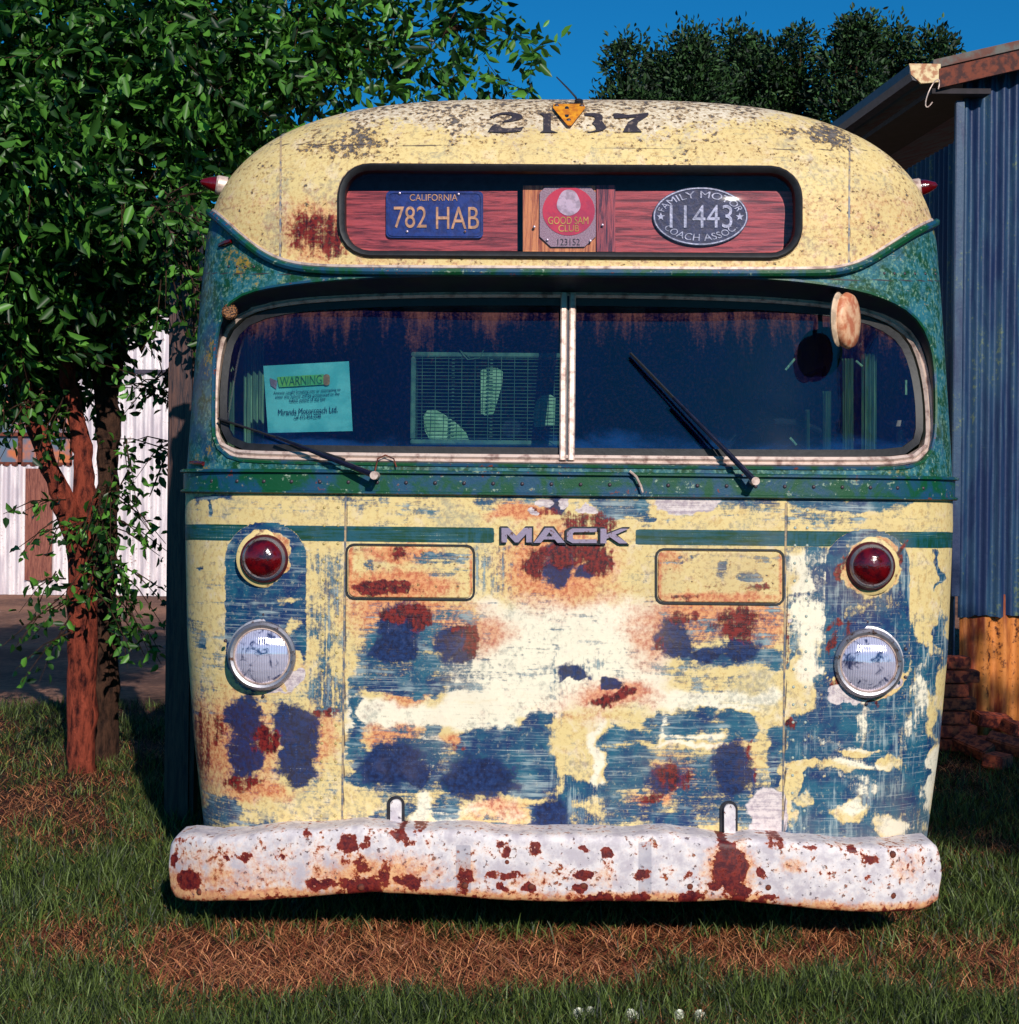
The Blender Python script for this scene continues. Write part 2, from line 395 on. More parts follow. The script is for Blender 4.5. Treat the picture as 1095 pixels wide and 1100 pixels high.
def lens_head():
    m, nt, out = newmat('headlight_lens'); N = NT(nt); co = N.coord()
    w1 = N.n('ShaderNodeTexWave', wave_type='BANDS', bands_direction='X', ins={'Vector': co, 'Scale': 42.0, 'Distortion': 1.0, 'Detail': 2.0}).outputs['Fac']
    w2 = N.n('ShaderNodeTexWave', wave_type='BANDS', bands_direction='Z', ins={'Vector': co, 'Scale': 12.0, 'Distortion': 2.0, 'Detail': 3.0}).outputs['Fac']
    a = N.noise(co, 26, 5, .6, .8)
    c = N.mix(N.ss(a, .5, .64), s2l(214, 210, 232), s2l(48, 56, 96))  # lilac with dark blotches painted in for what the lens would reflect
    c = N.mix(N.m('MULTIPLY', w1, .35), c, s2l(110, 116, 160))
    h = N.m('ADD', N.m('MULTIPLY', w1, 1.0), N.m('MULTIPLY', w2, .6))
    N.out(N.bsdf(c, .12, .35, N.bump(h, .0006), .7, **{'Coat Weight': .8}), out); return m
HEADL = lens_head()

# ================================================================== SETTING
def grey(name, **k): return simple(name, **k)
def ground_h(x, y):
    h = .05*(fbm(x*.35+5, y*.35+3, 5, 3)-.5)*np.clip((y-3)/3, 0, 1)
    return h+.02*(fbm(x*2.1, y*2.1, 9, 3)-.5)
def ground_mat():
    m, nt, out = newmat('ground_soil'); N = NT(nt); co = N.coord()
    a = N.noise(co, .6, 6, .6); b = N.noise(co, 14, 8, .7); y = N.n('ShaderNodeSeparateXYZ', ins={0: co}).outputs[1]
    soil = N.mix(N.ss(b, .35, .65), s2l(20, 16, 16), s2l(56, 42, 30))
    dirt = N.mix(N.ss(N.m('ADD', N.m('MULTIPLY', a, .6), N.m('MULTIPLY', b, .4)), .4, .6), s2l(96, 72, 66), s2l(158, 116, 96))
    yy = N.m('ADD', y, N.m('MULTIPLY', N.m('SUBTRACT', a, .5), 5.0))
    col = N.mix(N.ss(yy, 9.5, 11.5), soil, dirt)
    N.out(N.bsdf(col, .95, 0, N.bump(b, .02), .1), out); return m
gx = np.concatenate([[-300, -120, -60, -30, -15], np.linspace(-9, 9, 140), [15, 30, 60, 120, 300]])
gy = np.concatenate([[-200, -60, -20, -5], np.linspace(0, 14, 130), [16, 20, 26, 34, 50, 90, 180, 400]])
GX, GY = np.meshgrid(gx, gy); GZ = ground_h(GX, GY)
V = np.stack([GX, GY, GZ], -1).reshape(-1, 3); nx = len(gx)
I = np.arange(len(gy)-1)[:, None]*nx+np.arange(nx-1)[None]
Fq = np.stack([I, I+1, I+1+nx, I+nx], -1).reshape(-1, 4)
tag(mkmesh('ground', V, Fq, ground_mat(), None, True), kind='structure')

# grass ------------------------------------------------------------------
def leaf_mat(name, c1, c2, trans=.35, rough=.5):
    m, nt, out = newmat(name); N = NT(nt)
    a = N.n('ShaderNodeAttribute', attribute_name='tint').outputs['Color']
    f = N.n('ShaderNodeSeparateColor', ins={0: a}).outputs[0]
    col = N.mix(f, c1, c2)
    p = N.bsdf(col, rough, 0, None, .4)
    t = N.n('ShaderNodeBsdfTranslucent', ins={0: col}).outputs[0]
    N.out(N.n('ShaderNodeMixShader', ins={0: trans, 1: p, 2: t}).outputs[0], out); return m
def blades(name, X, Y, hgt, wid, lean, mat, label, flat=False):
    n = len(X); Z = ground_h(X, Y)
    az = rng.uniform(0, 2*np.pi, n); la = rng.uniform(0, 2*np.pi, n)
    dx, dy = np.cos(az)*wid/2, np.sin(az)*wid/2
    lx, ly = np.cos(la)*lean*hgt, np.sin(la)*lean*hgt
    b = np.stack([X, Y, Z], 1)-np.array([0, 0, .01])
    up = np.stack([0*X, 0*X, hgt], 1); L = np.stack([lx, ly, 0*X], 1); D = np.stack([dx, dy, 0*X], 1)
    k = np.clip(1-lean*.45, .15, 1)[:, None]
    V = np.stack([b-D, b+D, b+up*.55*k+L*.35+D*.7, b+up*.55*k+L*.35-D*.7, b+up*k+L], 1).reshape(-1, 3)
    i = np.arange(n)[:, None]*5
    T1 = i+np.array([[0, 1, 2]]); T2 = i+np.array([[0, 2, 3]]); T3 = i+np.array([[3, 2, 4]])
    Ft = np.concatenate([T1, T2, T3])
    t = np.repeat(rng.uniform(0, 1, n)**1.7, 5); A = np.stack([t, t, t, 1+0*t], 1)
    o = mkmesh(name, V, Ft, mat, None, False, {'tint': A})
    return tag(o, label, 'grass', kind='stuff')
def scatter(n, y0, y1, power=1.6):
    u = rng.uniform(0, 1, n)
    Y = (y0**(1-power)+u*(y1**(1-power)-y0**(1-power)))**(1/(1-power))
    X = rng.uniform(-1, 1, n)*(Y*.36+.25)
    return X, Y
def dryness(X, Y):
    px, py = proj_world(X, Y, 0)
    d = fbm(X*1.7+3, Y*1.7+8, 31, 4)
    band = 1.15*np.exp(-(np.abs(py-1020)/42)**3)*np.clip((px+160)/420, 0, 1)*np.clip((1120-px)/260, 0, 1)
    left = np.exp(-((py-880)/55)**2)*np.clip((150-px)/60, 0, 1)*.75
    return (d-.5)*2.2+(fbm(X*6+1, Y*6+2, 63, 3)-.5)*1.1+band*.74+left+.12-np.clip((py-1065)/25, 0, 1)*.35
X, Y = scatter(300000, 3.9, 10.5)
dr = dryness(X, Y)+rng.normal(0, .2, len(X))
px, py = proj_world(X, Y, 0)
under = (np.abs(X-.2) < 1.1) & (Y > 5.5)
keepg = (~under) & (dr < .42); keepd = (~under) & (dr+rng.uniform(-.6, .34, len(X)) >= .14)
patch = fbm(X*4, Y*4, 77, 3)
g = keepg & (rng.uniform(0, 1, len(X)) < .35+1.0*patch)
GRASS = leaf_mat('green_grass_blade', s2l(4, 22, 10), s2l(112, 132, 62), .2)
STRAW = leaf_mat('dry_straw_blade', s2l(104, 34, 22), s2l(236, 164, 112), .15)
blades('green_grass', X[g], Y[g], rng.uniform(.03, .11, g.sum())*(.7+.6*patch[g]), rng.uniform(.003, .006, g.sum()), rng.uniform(.15, .9, g.sum()), GRASS, 'short green grass growing around the old bus')
d_ = keepd & (rng.uniform(0, 1, len(X)) < .75)
blades('dry_grass', X[d_], Y[d_], rng.uniform(.03, .09, d_.sum()), rng.uniform(.002, .0045, d_.sum()), rng.uniform(.6, 2.0, d_.sum()), STRAW, 'brown dry grass lying in front of the rusty bumper')

# dandelion clocks ---------------------------------------------------------
FLUFF = simple('dandelion_fluff', s2l(246, 248, 232), .9, scale=90)
STEM = simple('stem_green', s2l(40, 80, 30), .6)
for k, (px_, py_, s_, lab) in enumerate([
        (622, 1091, .021, 'larger white dandelion clock, leftmost of the row in the grass'),
        (634, 1087, .014, 'small pale dandelion clock just right of the leftmost one'),
        (678, 1092, .021, 'round white dandelion clock standing alone in the middle of the row'),
        (730, 1090, .014, 'small dandelion clock fourth from the left in the grass'),
        (752, 1092, .018, 'white dandelion clock at the right end of the row')]):
    p = W(px_, py_, 4.25); zg = float(ground_h(np.array(p[0]), np.array(4.25)))
    e = empty('dandelion', (p[0], 4.25, zg), 0, lab, 'dandelion', 'dandelion clocks in the grass')
    hz = p[2]-zg
    MB().tube([(0, 0, 0), (.004, .002, hz*.6), (0, 0, hz)], .0015, 6).build('stem', STEM, e)
    V = []; Fc = []
    for j in range(260):
        d = Vector(np.random.default_rng(j*7+k).normal(size=3)).normalized(); t = d.cross(Vector((0, .3, 1))).normalized()*.0022
        n = len(V); c = Vector((0, 0, hz))
        V += [c+d*.003-t*.1, c+d*s_-t, c+d*s_+t+d.cross(t)*.5]; Fc.append((n, n+1, n+2))
    MB().add(V, Fc).lathe((0, 0, hz), [(0, -.55*s_), (.4*s_, -.4*s_), (.58*s_, 0), (.4*s_, .4*s_), (0, .55*s_)], (0, 0, 1), 10).build('seed_head', FLUFF, e)

# ================================================================== BUS
bus = empty('old_bus', (BX, BY, 0), YAW, 'derelict cream, blue and green bus with peeling rusty paint facing the camera', 'bus')
# windshield opening on the body (photo outline)
O1 = [(229, 470), (229, 430), (230, 390), (232, 360), (238, 336), (250, 322), (270, 312), (315, 304), (392, 297), (480, 294), (610, 294), (740, 295), (841, 299), (921, 310), (962, 324), (986, 341), (1000, 366), (1005, 400), (1006, 440), (1005, 470), (998, 492), (984, 501), (960, 504), (610, 501), (260, 497), (243, 490), (233, 480)]
O3c = (612.5, 227.5, 245, 46)
def rrect(cx, cy, hw_, hh, r, n=8, tilt=0.0):
    P = []
    for qx, qy, a0 in ((1, -1, -90), (1, 1, 0), (-1, 1, 90), (-1, -1, 180)):
        for k in range(n+1):
            a = math.radians(a0+90*k/n)
            P.append((cx+qx*(hw_-r)+r*math.cos(a), cy+qy*(hh-r)+r*math.sin(a)))
    return [(x, y+(x-cx)*tilt) for x, y in P]
O3 = rrect(*O3c, 30, 8, .006)
def resample(P, n, closed=True):
    P = np.array(P, float)
    if closed: P = np.vstack([P, P[:1]])
    d = np.r_[0, np.cumsum(np.hypot(*np.diff(P, axis=0).T))]
    t = np.linspace(0, d[-1], n, endpoint=not closed)
    return np.stack([np.interp(t, d, P[:, 0]), np.interp(t, d, P[:, 1])], 1)
def smoothpoly(P, n=400, it=3):
    P = [tuple(p) for p in P]
    for _ in range(it):
        Q = []
        for i in range(len(P)):
            a = P[i]; b = P[(i+1) % len(P)]
            Q += [(a[0]*.75+b[0]*.25, a[1]*.75+b[1]*.25), (a[0]*.25+b[0]*.75, a[1]*.25+b[1]*.75)]
        P = Q
    return resample(P, n)
O1s = smoothpoly(O1, 500); O3s = resample(O3, 300)
def inpoly(x, y, P):
    c = np.zeros(len(x), bool); n = len(P); j = n-1
    for i in range(n):
        xi, yi = P[i]; xj, yj = P[j]
        if yi != yj:
            m = ((yi > y) != (yj > y)) & (x < (xj-xi)*(y-yi)/(yj-yi)+xi)
            c ^= m
        j = i
    return c
def nearest(x, y, P):
    D = (x[:, None]-P[None, :, 0])**2+(y[:, None]-P[None, :, 1])**2
    return P[D.argmin(1)]
# ---------------------------------------------------------------- paint map
def ell(px, py, cx, cy, rx, ry, rot=0, soft=.5):
    a = math.radians(rot); dx, dy = px-cx, py-cy
    u = (dx*math.cos(a)+dy*math.sin(a))/rx; v = (-dx*math.sin(a)+dy*math.cos(a))/ry
    d = np.sqrt(u*u+v*v)
    return np.clip(.5+(1-d)/soft, 0, 1)
def box_(px, py, x0, y0, x1, y1, soft=8):
    d = np.minimum(np.minimum(px-x0, x1-px), np.minimum(py-y0, y1-py))
    return np.clip(.5+d/soft, 0, 1)
def paint_maps(px, py):
    n1 = fbm(px/26, py/20, 1, 4)-.5; n2 = fbm(px/26, py/20, 91, 4)-.5
    n3 = fbm(px/9, py/9, 5, 3)-.5; n4 = fbm(px/9, py/9, 55, 3)-.5
    n5 = fbm(px/40, py/5, 23, 4)-.5
    wx = px+n1*26+n3*9; wy = py+n2*20+n4*8
    E = lambda *a, **k: ell(wx, wy, *a, **k)
    Bx = lambda *a, **k: box_(wx, wy, *a, **k)
    mx = np.maximum
    z = np.zeros_like(px)
    low = np.clip((py-522-(px-199)*.0105)/3, 0, 1)     # below belt
    # ---- blue
    blue = z+.22+.35*n5+.3*n1+.2*n3
    for (x0, y0, x1, y1, v, sf) in [
        (200, 528, 250, 540, .75, 10), (350, 528, 420, 548, .5, 14), (420, 525, 480, 560, .45, 20), (500, 526, 610, 545, .6, 16), (640, 530, 700, 562, .75, 14),
        (720, 535, 840, 550, .7, 12), (850, 530, 1030, 550, .85, 12), (845, 550, 925, 566, .6, 12), (945, 540, 1000, 548, .8, 10),
        (405, 556, 440, 566, .55, 12), (245, 600, 262, 660, .35, 10),
        # left mid column faded
        (330, 585, 372, 760, .50, 22), (335, 700, 372, 770, .55, 20), (200, 660, 222, 700, .5, 14), (215, 850, 262, 892, .62, 16), (262, 880, 300, 895, .6, 12),
        (500, 585, 560, 640, .45, 18),
        # under hatch left
        (395, 650, 520, 745, .50, 30), (372, 725, 480, 750, .80, 18), (440, 728, 474, 752, .85, 10), (380, 690, 480, 742, .62, 22), (374, 750, 392, 830, .75, 12),
        (455, 780, 480, 796, .7, 10), (495, 782, 592, 845, .95, 14), (560, 762, 592, 800, .88, 12), (592, 690, 600, 750, .5, 10), (375, 800, 470, 850, .88, 22), (475, 810, 600, 858, .85, 24), (378, 845, 560, 895, .60, 40),
        (380, 868, 415, 893, .7, 14), (455, 855, 500, 888, .62, 20), (520, 855, 610, 895, .72, 26), (480, 735, 500, 745, .6, 10),
        (700, 650, 842, 720, .5, 40), (725, 700, 840, 715, .85, 14), (700, 760, 770, 785, .8, 16), (690, 770, 775, 800, .65, 20), (770, 765, 812, 800, .92, 14), (645, 782, 718, 800, .75, 14), (645, 800, 700, 850, .92, 16), (690, 765, 718, 785, .6, 10),
        (828, 782, 842, 840, .98, 8), (700, 800, 800, 860, .60, 34), (720, 830, 842, 893, .62, 30), (605, 835, 650, 860, .95, 14), (600, 855, 620, 893, .9, 14), (640, 850, 720, 892, .66, 24), (700, 875, 745, 893, .95, 12), (765, 840, 842, 862, .5, 14), (618, 865, 645, 890, .6, 12),
        (595, 790, 606, 830, .5, 8), (730, 720, 790, 740, .40, 12), (600, 705, 632, 745, .0, 10)]:
        blue = mx(blue, v*Bx(x0, y0, x1, y1, soft=sf))
    # right column: mostly blue, paler scratched parts
    colr = Bx(843, 578, 1034, 905, soft=6)
    rc = .55+.30*np.clip((wy-690)/80, 0, 1)+n5*.35+n1*.25
    blue = mx(blue, colr*rc)
    # cream left showing inside the right column
    for e in [(858, 628, 12, 9), (862, 662, 16, 6), (1000, 590, 34, 50), (990, 640, 28, 50), (1012, 680, 14, 60), (915, 872, 24, 12), (958, 893, 16, 16), (905, 826, 28, 5), (862, 822, 14, 5), (850, 838, 7, 16), (1006, 860, 8, 40), (922, 810, 22, 4), (958, 822, 12, 7), (855, 745, 16, 16), (1000, 760, 6, 30), (1012, 740, 6, 24), (850, 860, 8, 26), (868, 858, 8, 10), (1004, 812, 5, 12), (860, 720, 12, 14)]:
        blue = blue-.85*ell(wx, wy, *e, 0, .7)
    for e in [(1008, 610, 4, 26), (1012, 690, 7, 26), (1000, 720, 8, 30), (985, 700, 10, 34), (700, 553, 6, 3), (208, 610, 9, 3), (222, 545, 3, 9), (215, 690, 6, 9)]:
        blue = mx(blue, .9*ell(wx, wy, *e, 0, .8))
    # cream/white bright patches (sanded) in the middle
    pale = z+.15
    for (x0, y0, x1, y1, v, sf) in [(510, 645, 720, 760, 1, 40), (372, 752, 560, 785, .95, 16), (640, 740, 840, 760, .8, 14), (480, 690, 600, 760, .9, 20), (845, 590, 900, 690, .9, 20), (500, 755, 600, 770, .8, 10), (470, 655, 560, 700, .5, 30), (455, 794, 478, 820, .9, 10), (500, 860, 560, 880, .6, 14), (460, 868, 500, 895, .8, 16), (812, 720, 842, 780, .4, 10), (200, 560, 1030, 900, .25, 40)]:
        pale = mx(pale, v*Bx(x0, y0, x1, y1, soft=sf))
    for (x0, y0, x1, y1, v, sf) in [(388, 752, 560, 772, .8, 14), (600, 790, 640, 832, .9, 8), (372, 845, 415, 872, .7, 14), (500, 862, 560, 880, .8, 14), (480, 770, 505, 800, .6, 10), (455, 796, 474, 820, .8, 8), (640, 735, 720, 755, .6, 16), (800, 722, 842, 780, .5, 10), (655, 655, 700, 690, .4, 20), (390, 860, 415, 870, .5, 10), (615, 740, 690, 778, .7, 14)]:
        blue = blue-v*Bx(x0, y0, x1, y1, soft=sf)
    blue = (blue+.06*np.clip((wy-640)/60, 0, 1))*low
    # green stripe
    sy = 576-0.0+(px-615)*.0105; st = box_(px, py, 195, -9e9, 1040, 9e9, 1)*np.clip(.5+(8.6-np.abs(py-sy))/1.6, 0, 1)
    gap = np.clip(.5+(np.abs(px-607)-76)/8, 0, 1)
    green = st*gap
    # blue lamp panels (painted): left 242-328 x 566-745, right 888-978
    def pill(cx, y0, y1, hw_, r=38):
        dx = np.abs(px-cx+n3*3); cy0, cy1 = y0+r, y1-r
        dy = np.where(py < cy0, cy0-py, np.where(py > cy1, py-cy1, 0))
        d = hw_-r+np.sqrt(np.clip(r*r-np.clip(dy, 0, r)**2, 0, None))-dx
        d = np.where((py < y0) | (py > y1), -9, d)
        return np.clip(.5+d/3, 0, 1)
    pl = mx(pill(285.5, 562, 744, 43), pill(932, 570, 752, 45))
    green = green*(1-pl)
    ring = mx(ell(wx, wy, 286, 601, 31, 31, 0, .2), ell(wx, wy, 935, 608, 33, 34, 0, .2))
    hring = mx(ell(wx, wy, 290, 722, 40, 30, 0, .3), ell(wx, wy, 934, 735, 42, 34, 0, .3))
    worn = mx(ell(wx, wy, 312, 645, 14, 6, 0, .9), ell(wx, wy, 318, 675, 9, 16, 20, .9))
    plx = pl*(1-ring)*(1-hring*.95)*(1-worn*.7)
    worn2 = ell(wx, wy, 945, 648, 40, 16, 0, 1.2)*.45+ell(wx, wy, 918, 655, 20, 9, 0, 1)*.2
    plx = plx*(1-worn2)
    blue = mx(blue*(1-pl*.999), plx*1.25)
    blue = blue*(1-green)+green*0
    # ---- navy burnt discs
    navy = z.copy()
    for e in [(432, 672, 25, 26), (425, 700, 26, 16), (490, 692, 22, 20), (722, 687, 24, 24), (795, 700, 20, 14), (757, 705, 20, 9), (262, 775, 23, 26), (260, 815, 21, 26), (318, 785, 23, 30), (320, 820, 24, 26), (420, 820, 34, 26), (450, 830, 20, 18), (517, 838, 40, 26), (590, 880, 26, 24), (712, 835, 19, 20), (785, 825, 24, 30), (600, 606, 18, 26), (628, 616, 10, 12), (598, 545, 16, 13), (655, 733, 14, 6), (617, 722, 18, 14)]:
        navy = mx(navy, ell(wx, wy, *e, 0, .8)*.95)
    for e in [(625, 738, 16, 9), (614, 735, 8, 8)]: navy = navy-ell(wx, wy, *e, 0, .4)
    blue = mx(blue, .75*mx(ell(wx, wy, 432, 690, 50, 40, 0, 1), ell(wx, wy, 440, 825, 66, 38, 0, .8)))
    # ---- rust
    rust = z.copy()
    for (cx, cy, rx, ry, v) in [(435, 660, 26, 11, .8), (452, 665, 12, 16, .75), (508, 690, 9, 20, .75), (500, 678, 12, 8, .6), (575, 610, 10, 16, .9), (610, 596, 34, 14, .72), (640, 605, 16, 16, .8), (636, 590, 20, 10, .7), (585, 553, 20, 8, .6), (620, 560, 18, 12, .65), (645, 560, 14, 10, .7),
                                (792, 672, 24, 20, .78), (735, 665, 18, 9, .62), (706, 695, 8, 12, .55), (650, 751, 14, 8, .95), (667, 746, 12, 9, .9), (714, 830, 20, 18, .6), (726, 838, 12, 14, .6), (700, 855, 14, 6, .75), (808, 818, 4, 28, .5),
                                (284, 796, 14, 16, .8), (212, 800, 12, 50, .52), (222, 780, 20, 24, .5), (345, 765, 14, 6, .55), (262, 842, 20, 7, .65), (500, 806, 18, 4, .5), (340, 250, 32, 26, .78), (356, 268, 20, 14, .7), (340, 236, 22, 10, .65),
                                (915, 683, 10, 12, .5), (900, 735, 9, 20, .55), (918, 750, 10, 5, .8), (936, 755, 9, 5, .8), (905, 668, 22, 7, .6), (893, 690, 5, 14, .8), (968, 600, 4, 16, .7), (904, 610, 5, 16, .7), (846, 775, 5, 8, .8), (843, 690, 2, 40, .5), (205, 880, 5, 30, .4)]:
        rust = mx(rust, v*ell(wx, wy, cx, cy, rx, ry, 0, .8))
    org = z+.1
    for (cx, cy, rx, ry, v) in [(430, 660, 60, 34, .85), (500, 680, 46, 30, .8), (600, 610, 60, 44, .9), (560, 552, 40, 12, .9), (640, 640, 40, 20, .5), (745, 665, 70, 24, .9), (815, 672, 26, 30, .9), (700, 690, 24, 34, .7), (660, 745, 46, 16, .9), (718, 835, 32, 26, .9), (705, 857, 34, 8, .9), (790, 815, 30, 30, .5), (420, 792, 40, 12, .8), (440, 745, 26, 12, .7), (425, 730, 30, 8, .6), (500, 800, 30, 10, .8), (535, 868, 30, 8, .7), (250, 800, 60, 60, .7), (218, 800, 22, 60, .75), (345, 790, 20, 40, .6), (270, 850, 50, 10, .7), (440, 592, 66, 6, .5), (440, 845, 18, 5, .6), (535, 880, 40, 8, .4), (340, 250, 44, 36, .7), (620, 760, 60, 20, .35), (205, 860, 12, 40, .8)]:
        org = mx(org, v*ell(wx, wy, cx, cy, rx, ry, 0, 1.0))
    bare = z.copy()
    for (cx, cy, rx, ry) in [(742, 538, 36, 15), (768, 534, 12, 8), (586, 540, 7, 6), (608, 540, 9, 6), (634, 546, 9, 6), (572, 553, 4, 6), (826, 872, 22, 30), (285, 742, 26, 6), (318, 728, 8, 12), (915, 748, 26, 8), (960, 735, 10, 12), (845, 670, 3, 3)]:
        bare = mx(bare, ell(wx, wy, cx, cy, rx, ry, 0, .4))
    # lamp surrounds (chipped cream/rust) -> use orange
    org = mx(org, .55*mx(ring, hring*.6)); org = mx(org, .30*box_(px, py, 150, 200, 1100, 300, 30))
    # ---- upper: brow line splits cream roof and green body
    bx_ = np.array([150, 222, 240, 262, 285, 310, 340, 400, 610, 880, 905, 930, 960, 985, 1010, 1100])
    by_ = np.array([222, 228, 240, 260, 278, 287, 291, 292, 293, 294, 292, 284, 265, 248, 238, 236])
    brow = np.interp(px, bx_, by_)
    body = np.clip((py-brow)/2, 0, 1)*(1-low)
    nearc = np.clip(1-np.abs(py-brow)/14, 0, 1)
    up = np.clip((brow-py)/2, 0, 1)
    hh = np.clip((162-py+((px-612)/330)**2*-30+n1*30)/40, 0, 1)
    flake = up*(.20+.34*hh+.5*n1+.25*n3)
    roof = up*(.10+hh*1.0)
    rust = mx(rust, up*.55*nearc*np.clip(n3*3, 0, 1))
    flake = flake+up*.5*(ell(wx, wy, 845, 146, 14, 7, 0, .6)+ell(wx, wy, 892, 147, 24, 13, 0, .6)+ell(wx, wy, 975, 165, 20, 20, 0, 1)+ell(wx, wy, 375, 155, 40, 14, 0, 1))
    grime = z.copy()
    # panel seams
    seam = lambda d, w=1.1: np.clip(1.25-np.abs(d)/w, 0, 1)
    grime = mx(grime, low*.7*seam(px-(371-.0105*(py-700)), 1.4)); grime = mx(grime, low*.75*seam(px-(845-.0105*(py-700)), 1.4))
    grime = mx(grime, low*.42*seam(px-(883-.0105*(py-700)), 1.2)*np.clip((py-760)/10, 0, 1))
    grime = mx(grime, low*.3*seam(px-(497), 1.4)*np.clip((py-730)/10, 0, 1))
    grime = mx(grime, up*.8*seam(px-(302), 1.2)); grime = mx(grime, up*.8*seam(px-(913), 1.2))
    grime = mx(grime, up*.7*seam(py-(158+(px-612)*.0105), 1.1)*(np.clip((px-255)/5, 0, 1)*np.clip((1010-px)/5, 0, 1)))
    grime = mx(grime, body*.8*seam(py-(297.5+(px-612)*.0105), 1.2)*np.clip((np.abs(px-612)-215)/5, 0, 1))
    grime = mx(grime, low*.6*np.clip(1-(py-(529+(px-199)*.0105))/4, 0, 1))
    vert = box_(px, py, 845, 575, 1034, 910, 20)*.8+box_(px, py, 330, 585, 376, 760, 10)+box_(px, py, 960, 590, 1030, 900, 20)+box_(px, py, 592, 700, 650, 890, 14)+box_(px, py, 500, 570, 560, 640, 14)
    vert = np.clip(vert, 0, 1)
    for (cx, cy, rx, ry, rt) in [(925, 822, 34, 5, 8), (915, 838, 26, 4, 6), (930, 850, 20, 7, 4), (900, 800, 30, 3, 14), (920, 865, 18, 8, 0), (985, 760, 8, 60, 12), (1000, 840, 6, 50, 10), (965, 890, 20, 14, 0), (925, 770, 5, 34, 2), (560, 752, 60, 4, 4), (440, 775, 50, 4, 6), (740, 790, 40, 3, 2), (745, 800, 40, 3, 0), (770, 760, 50, 3, 4), (690, 745, 60, 4, 3), (640, 815, 5, 40, 0), (455, 870, 8, 24, 6), (715, 780, 4, 20, 0), (868, 700, 12, 40, 0), (860, 610, 8, 20, 0)]:
        e = ell(wx, wy, cx, cy, rx, ry, rt, 1.2)
        blue = blue-e*.42; pale = mx(pale, e)
    cl = lambda a: np.clip(a, 0, 1.3)
    A = np.stack([cl(blue), cl(rust)*1.0, cl(org)*low+cl(org)*up, cl(navy)*low], 1)
    B = np.stack([cl(green)*low, cl(bare)*low, cl(flake), vert], 1)
    Cc = np.stack([cl(pale)*low+up*.2, cl(grime), body, cl(roof)], 1)
    return {'paint_a': A, 'paint_b': B, 'paint_c': Cc}
# ---------------------------------------------------------------- front skin
def front_skin():
    nu = 401
    s = np.linspace(-1, 1, nu); g = np.sign(s)*(1-(1-np.abs(s))**1.35)*1.0
    g = s*.55+g*.45
    zl = np.concatenate([np.linspace(.27, Z0, 330), Z0+HD*np.sin(np.linspace(0, 1, 81)[1:]*math.pi/2*.999)])
    rows = []
    for z in zl:
        h = max(0, (z-Z0)/HD)**2.1
        xm = hw(z)*(max(1e-5, 1-h))**(1/pe(z))*.99999
        x = xm*g
        r = np.abs(x/hw(z))**pe(z)+h
        y = RD*(1-np.clip(1-r, 0, 1)**(1/QE))+.03*(x/1.25)**2+.02*np.clip(1-z, 0, 1)
        rows.append(np.stack([x, y, np.full(nu, z)], 1))
    V = np.array(rows); nz = len(zl); V = V.reshape(-1, 3)
    px, py = proj(V[:, 0], V[:, 1], V[:, 2])
    ins1 = inpoly(px, py, O1s[::3]); ins3 = inpoly(px, py, O3s[::2])
    I = np.arange(nz-1)[:, None]*nu+np.arange(nu-1)[None]
    Q = np.stack([I, I+1, I+1+nu, I+nu], -1).reshape(-1, 4)
    for ins, P in ((ins1, O1s), (ins3, O3s)):
        k = ~ins[Q].all(1); Q = Q[k]
        used = np.zeros(len(V), bool); used[Q.ravel()] = True
        mv = ins & used; idx = np.where(mv)[0]
        q = nearest(px[idx], py[idx], P)
        V[idx] = isect(q[:, 0], q[:, 1]); px[idx] = q[:, 0]; py[idx] = q[:, 1]
    used = np.unique(Q); remap = np.full(len(V), -1); remap[used] = np.arange(len(used))
    M = paint_maps(px[used], py[used])
    o = mkmesh('front_body', V[used], remap[Q], PAINT, bus, True, M)
    # dents: keep shape, silhouette rim for the rear extension
    rim = [V[k*nu] for k in range(nz)] + [V[k*nu+nu-1] for k in range(nz-1, -1, -1)]
    return o, rim
front, rim = front_skin()
SIDEP = simple('faded_side_paint', s2l(206, 186, 128), .5, scale=3, col2=s2l(120, 130, 110), detail=9)
ROOFP = simple('chalky_roof_paint', s2l(214, 200, 170), .6, scale=14, col2=s2l(120, 110, 100), detail=9, thr=(.35, .5))
rp = rim[::6]+[rim[-1]]
L = 8.6; m = MB(); n = len(rp)
ys = [0, .8, 3, 6, L-.5, L-.12, L]; sc_ = [1, 1.0, 1.0, 1, 1, .97, .9]
V = []
for yy, s_ in zip(ys, sc_):
    for p in rp: V.append((p[0]*s_, p[1]+yy, (p[2]-1.5)*s_+1.5))
Fc = [(i*n+k, i*n+k+1, (i+1)*n+k+1, (i+1)*n+k) for i in range(len(ys)-1) for k in range(n-1)]
Fc.append(tuple((len(ys)-1)*n+k for k in range(n)))
m.add(V, Fc).build('side_body', SIDEP, bus, True)
for sgn in (-1, 1):
    for k in range(6):
        y0 = 1.5+k*1.1
        MB().box((sgn*1.258, y0+.4, 1.80), (.03, .85, .5)).build('side_window', RUBBER, bus, bevel=.01)
    for yy in (1.5, 6.6):
        w = MB().lathe((sgn*1.0, yy, .44), [(.001, -.13), (.3, -.13), (.43, -.11), (.46, -.05), (.46, .05), (.43, .11), (.3, .13), (.001, .13)], (1, 0, 0), 32).build('wheel', RUBBER, bus, True)
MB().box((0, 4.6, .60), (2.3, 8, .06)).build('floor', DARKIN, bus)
MB().box((0, 1.2, .40), (1.7, .12, .12)).box((0, 4, .5), (.9, 7.5, .12)).build('chassis_frame', RUSTM, bus)
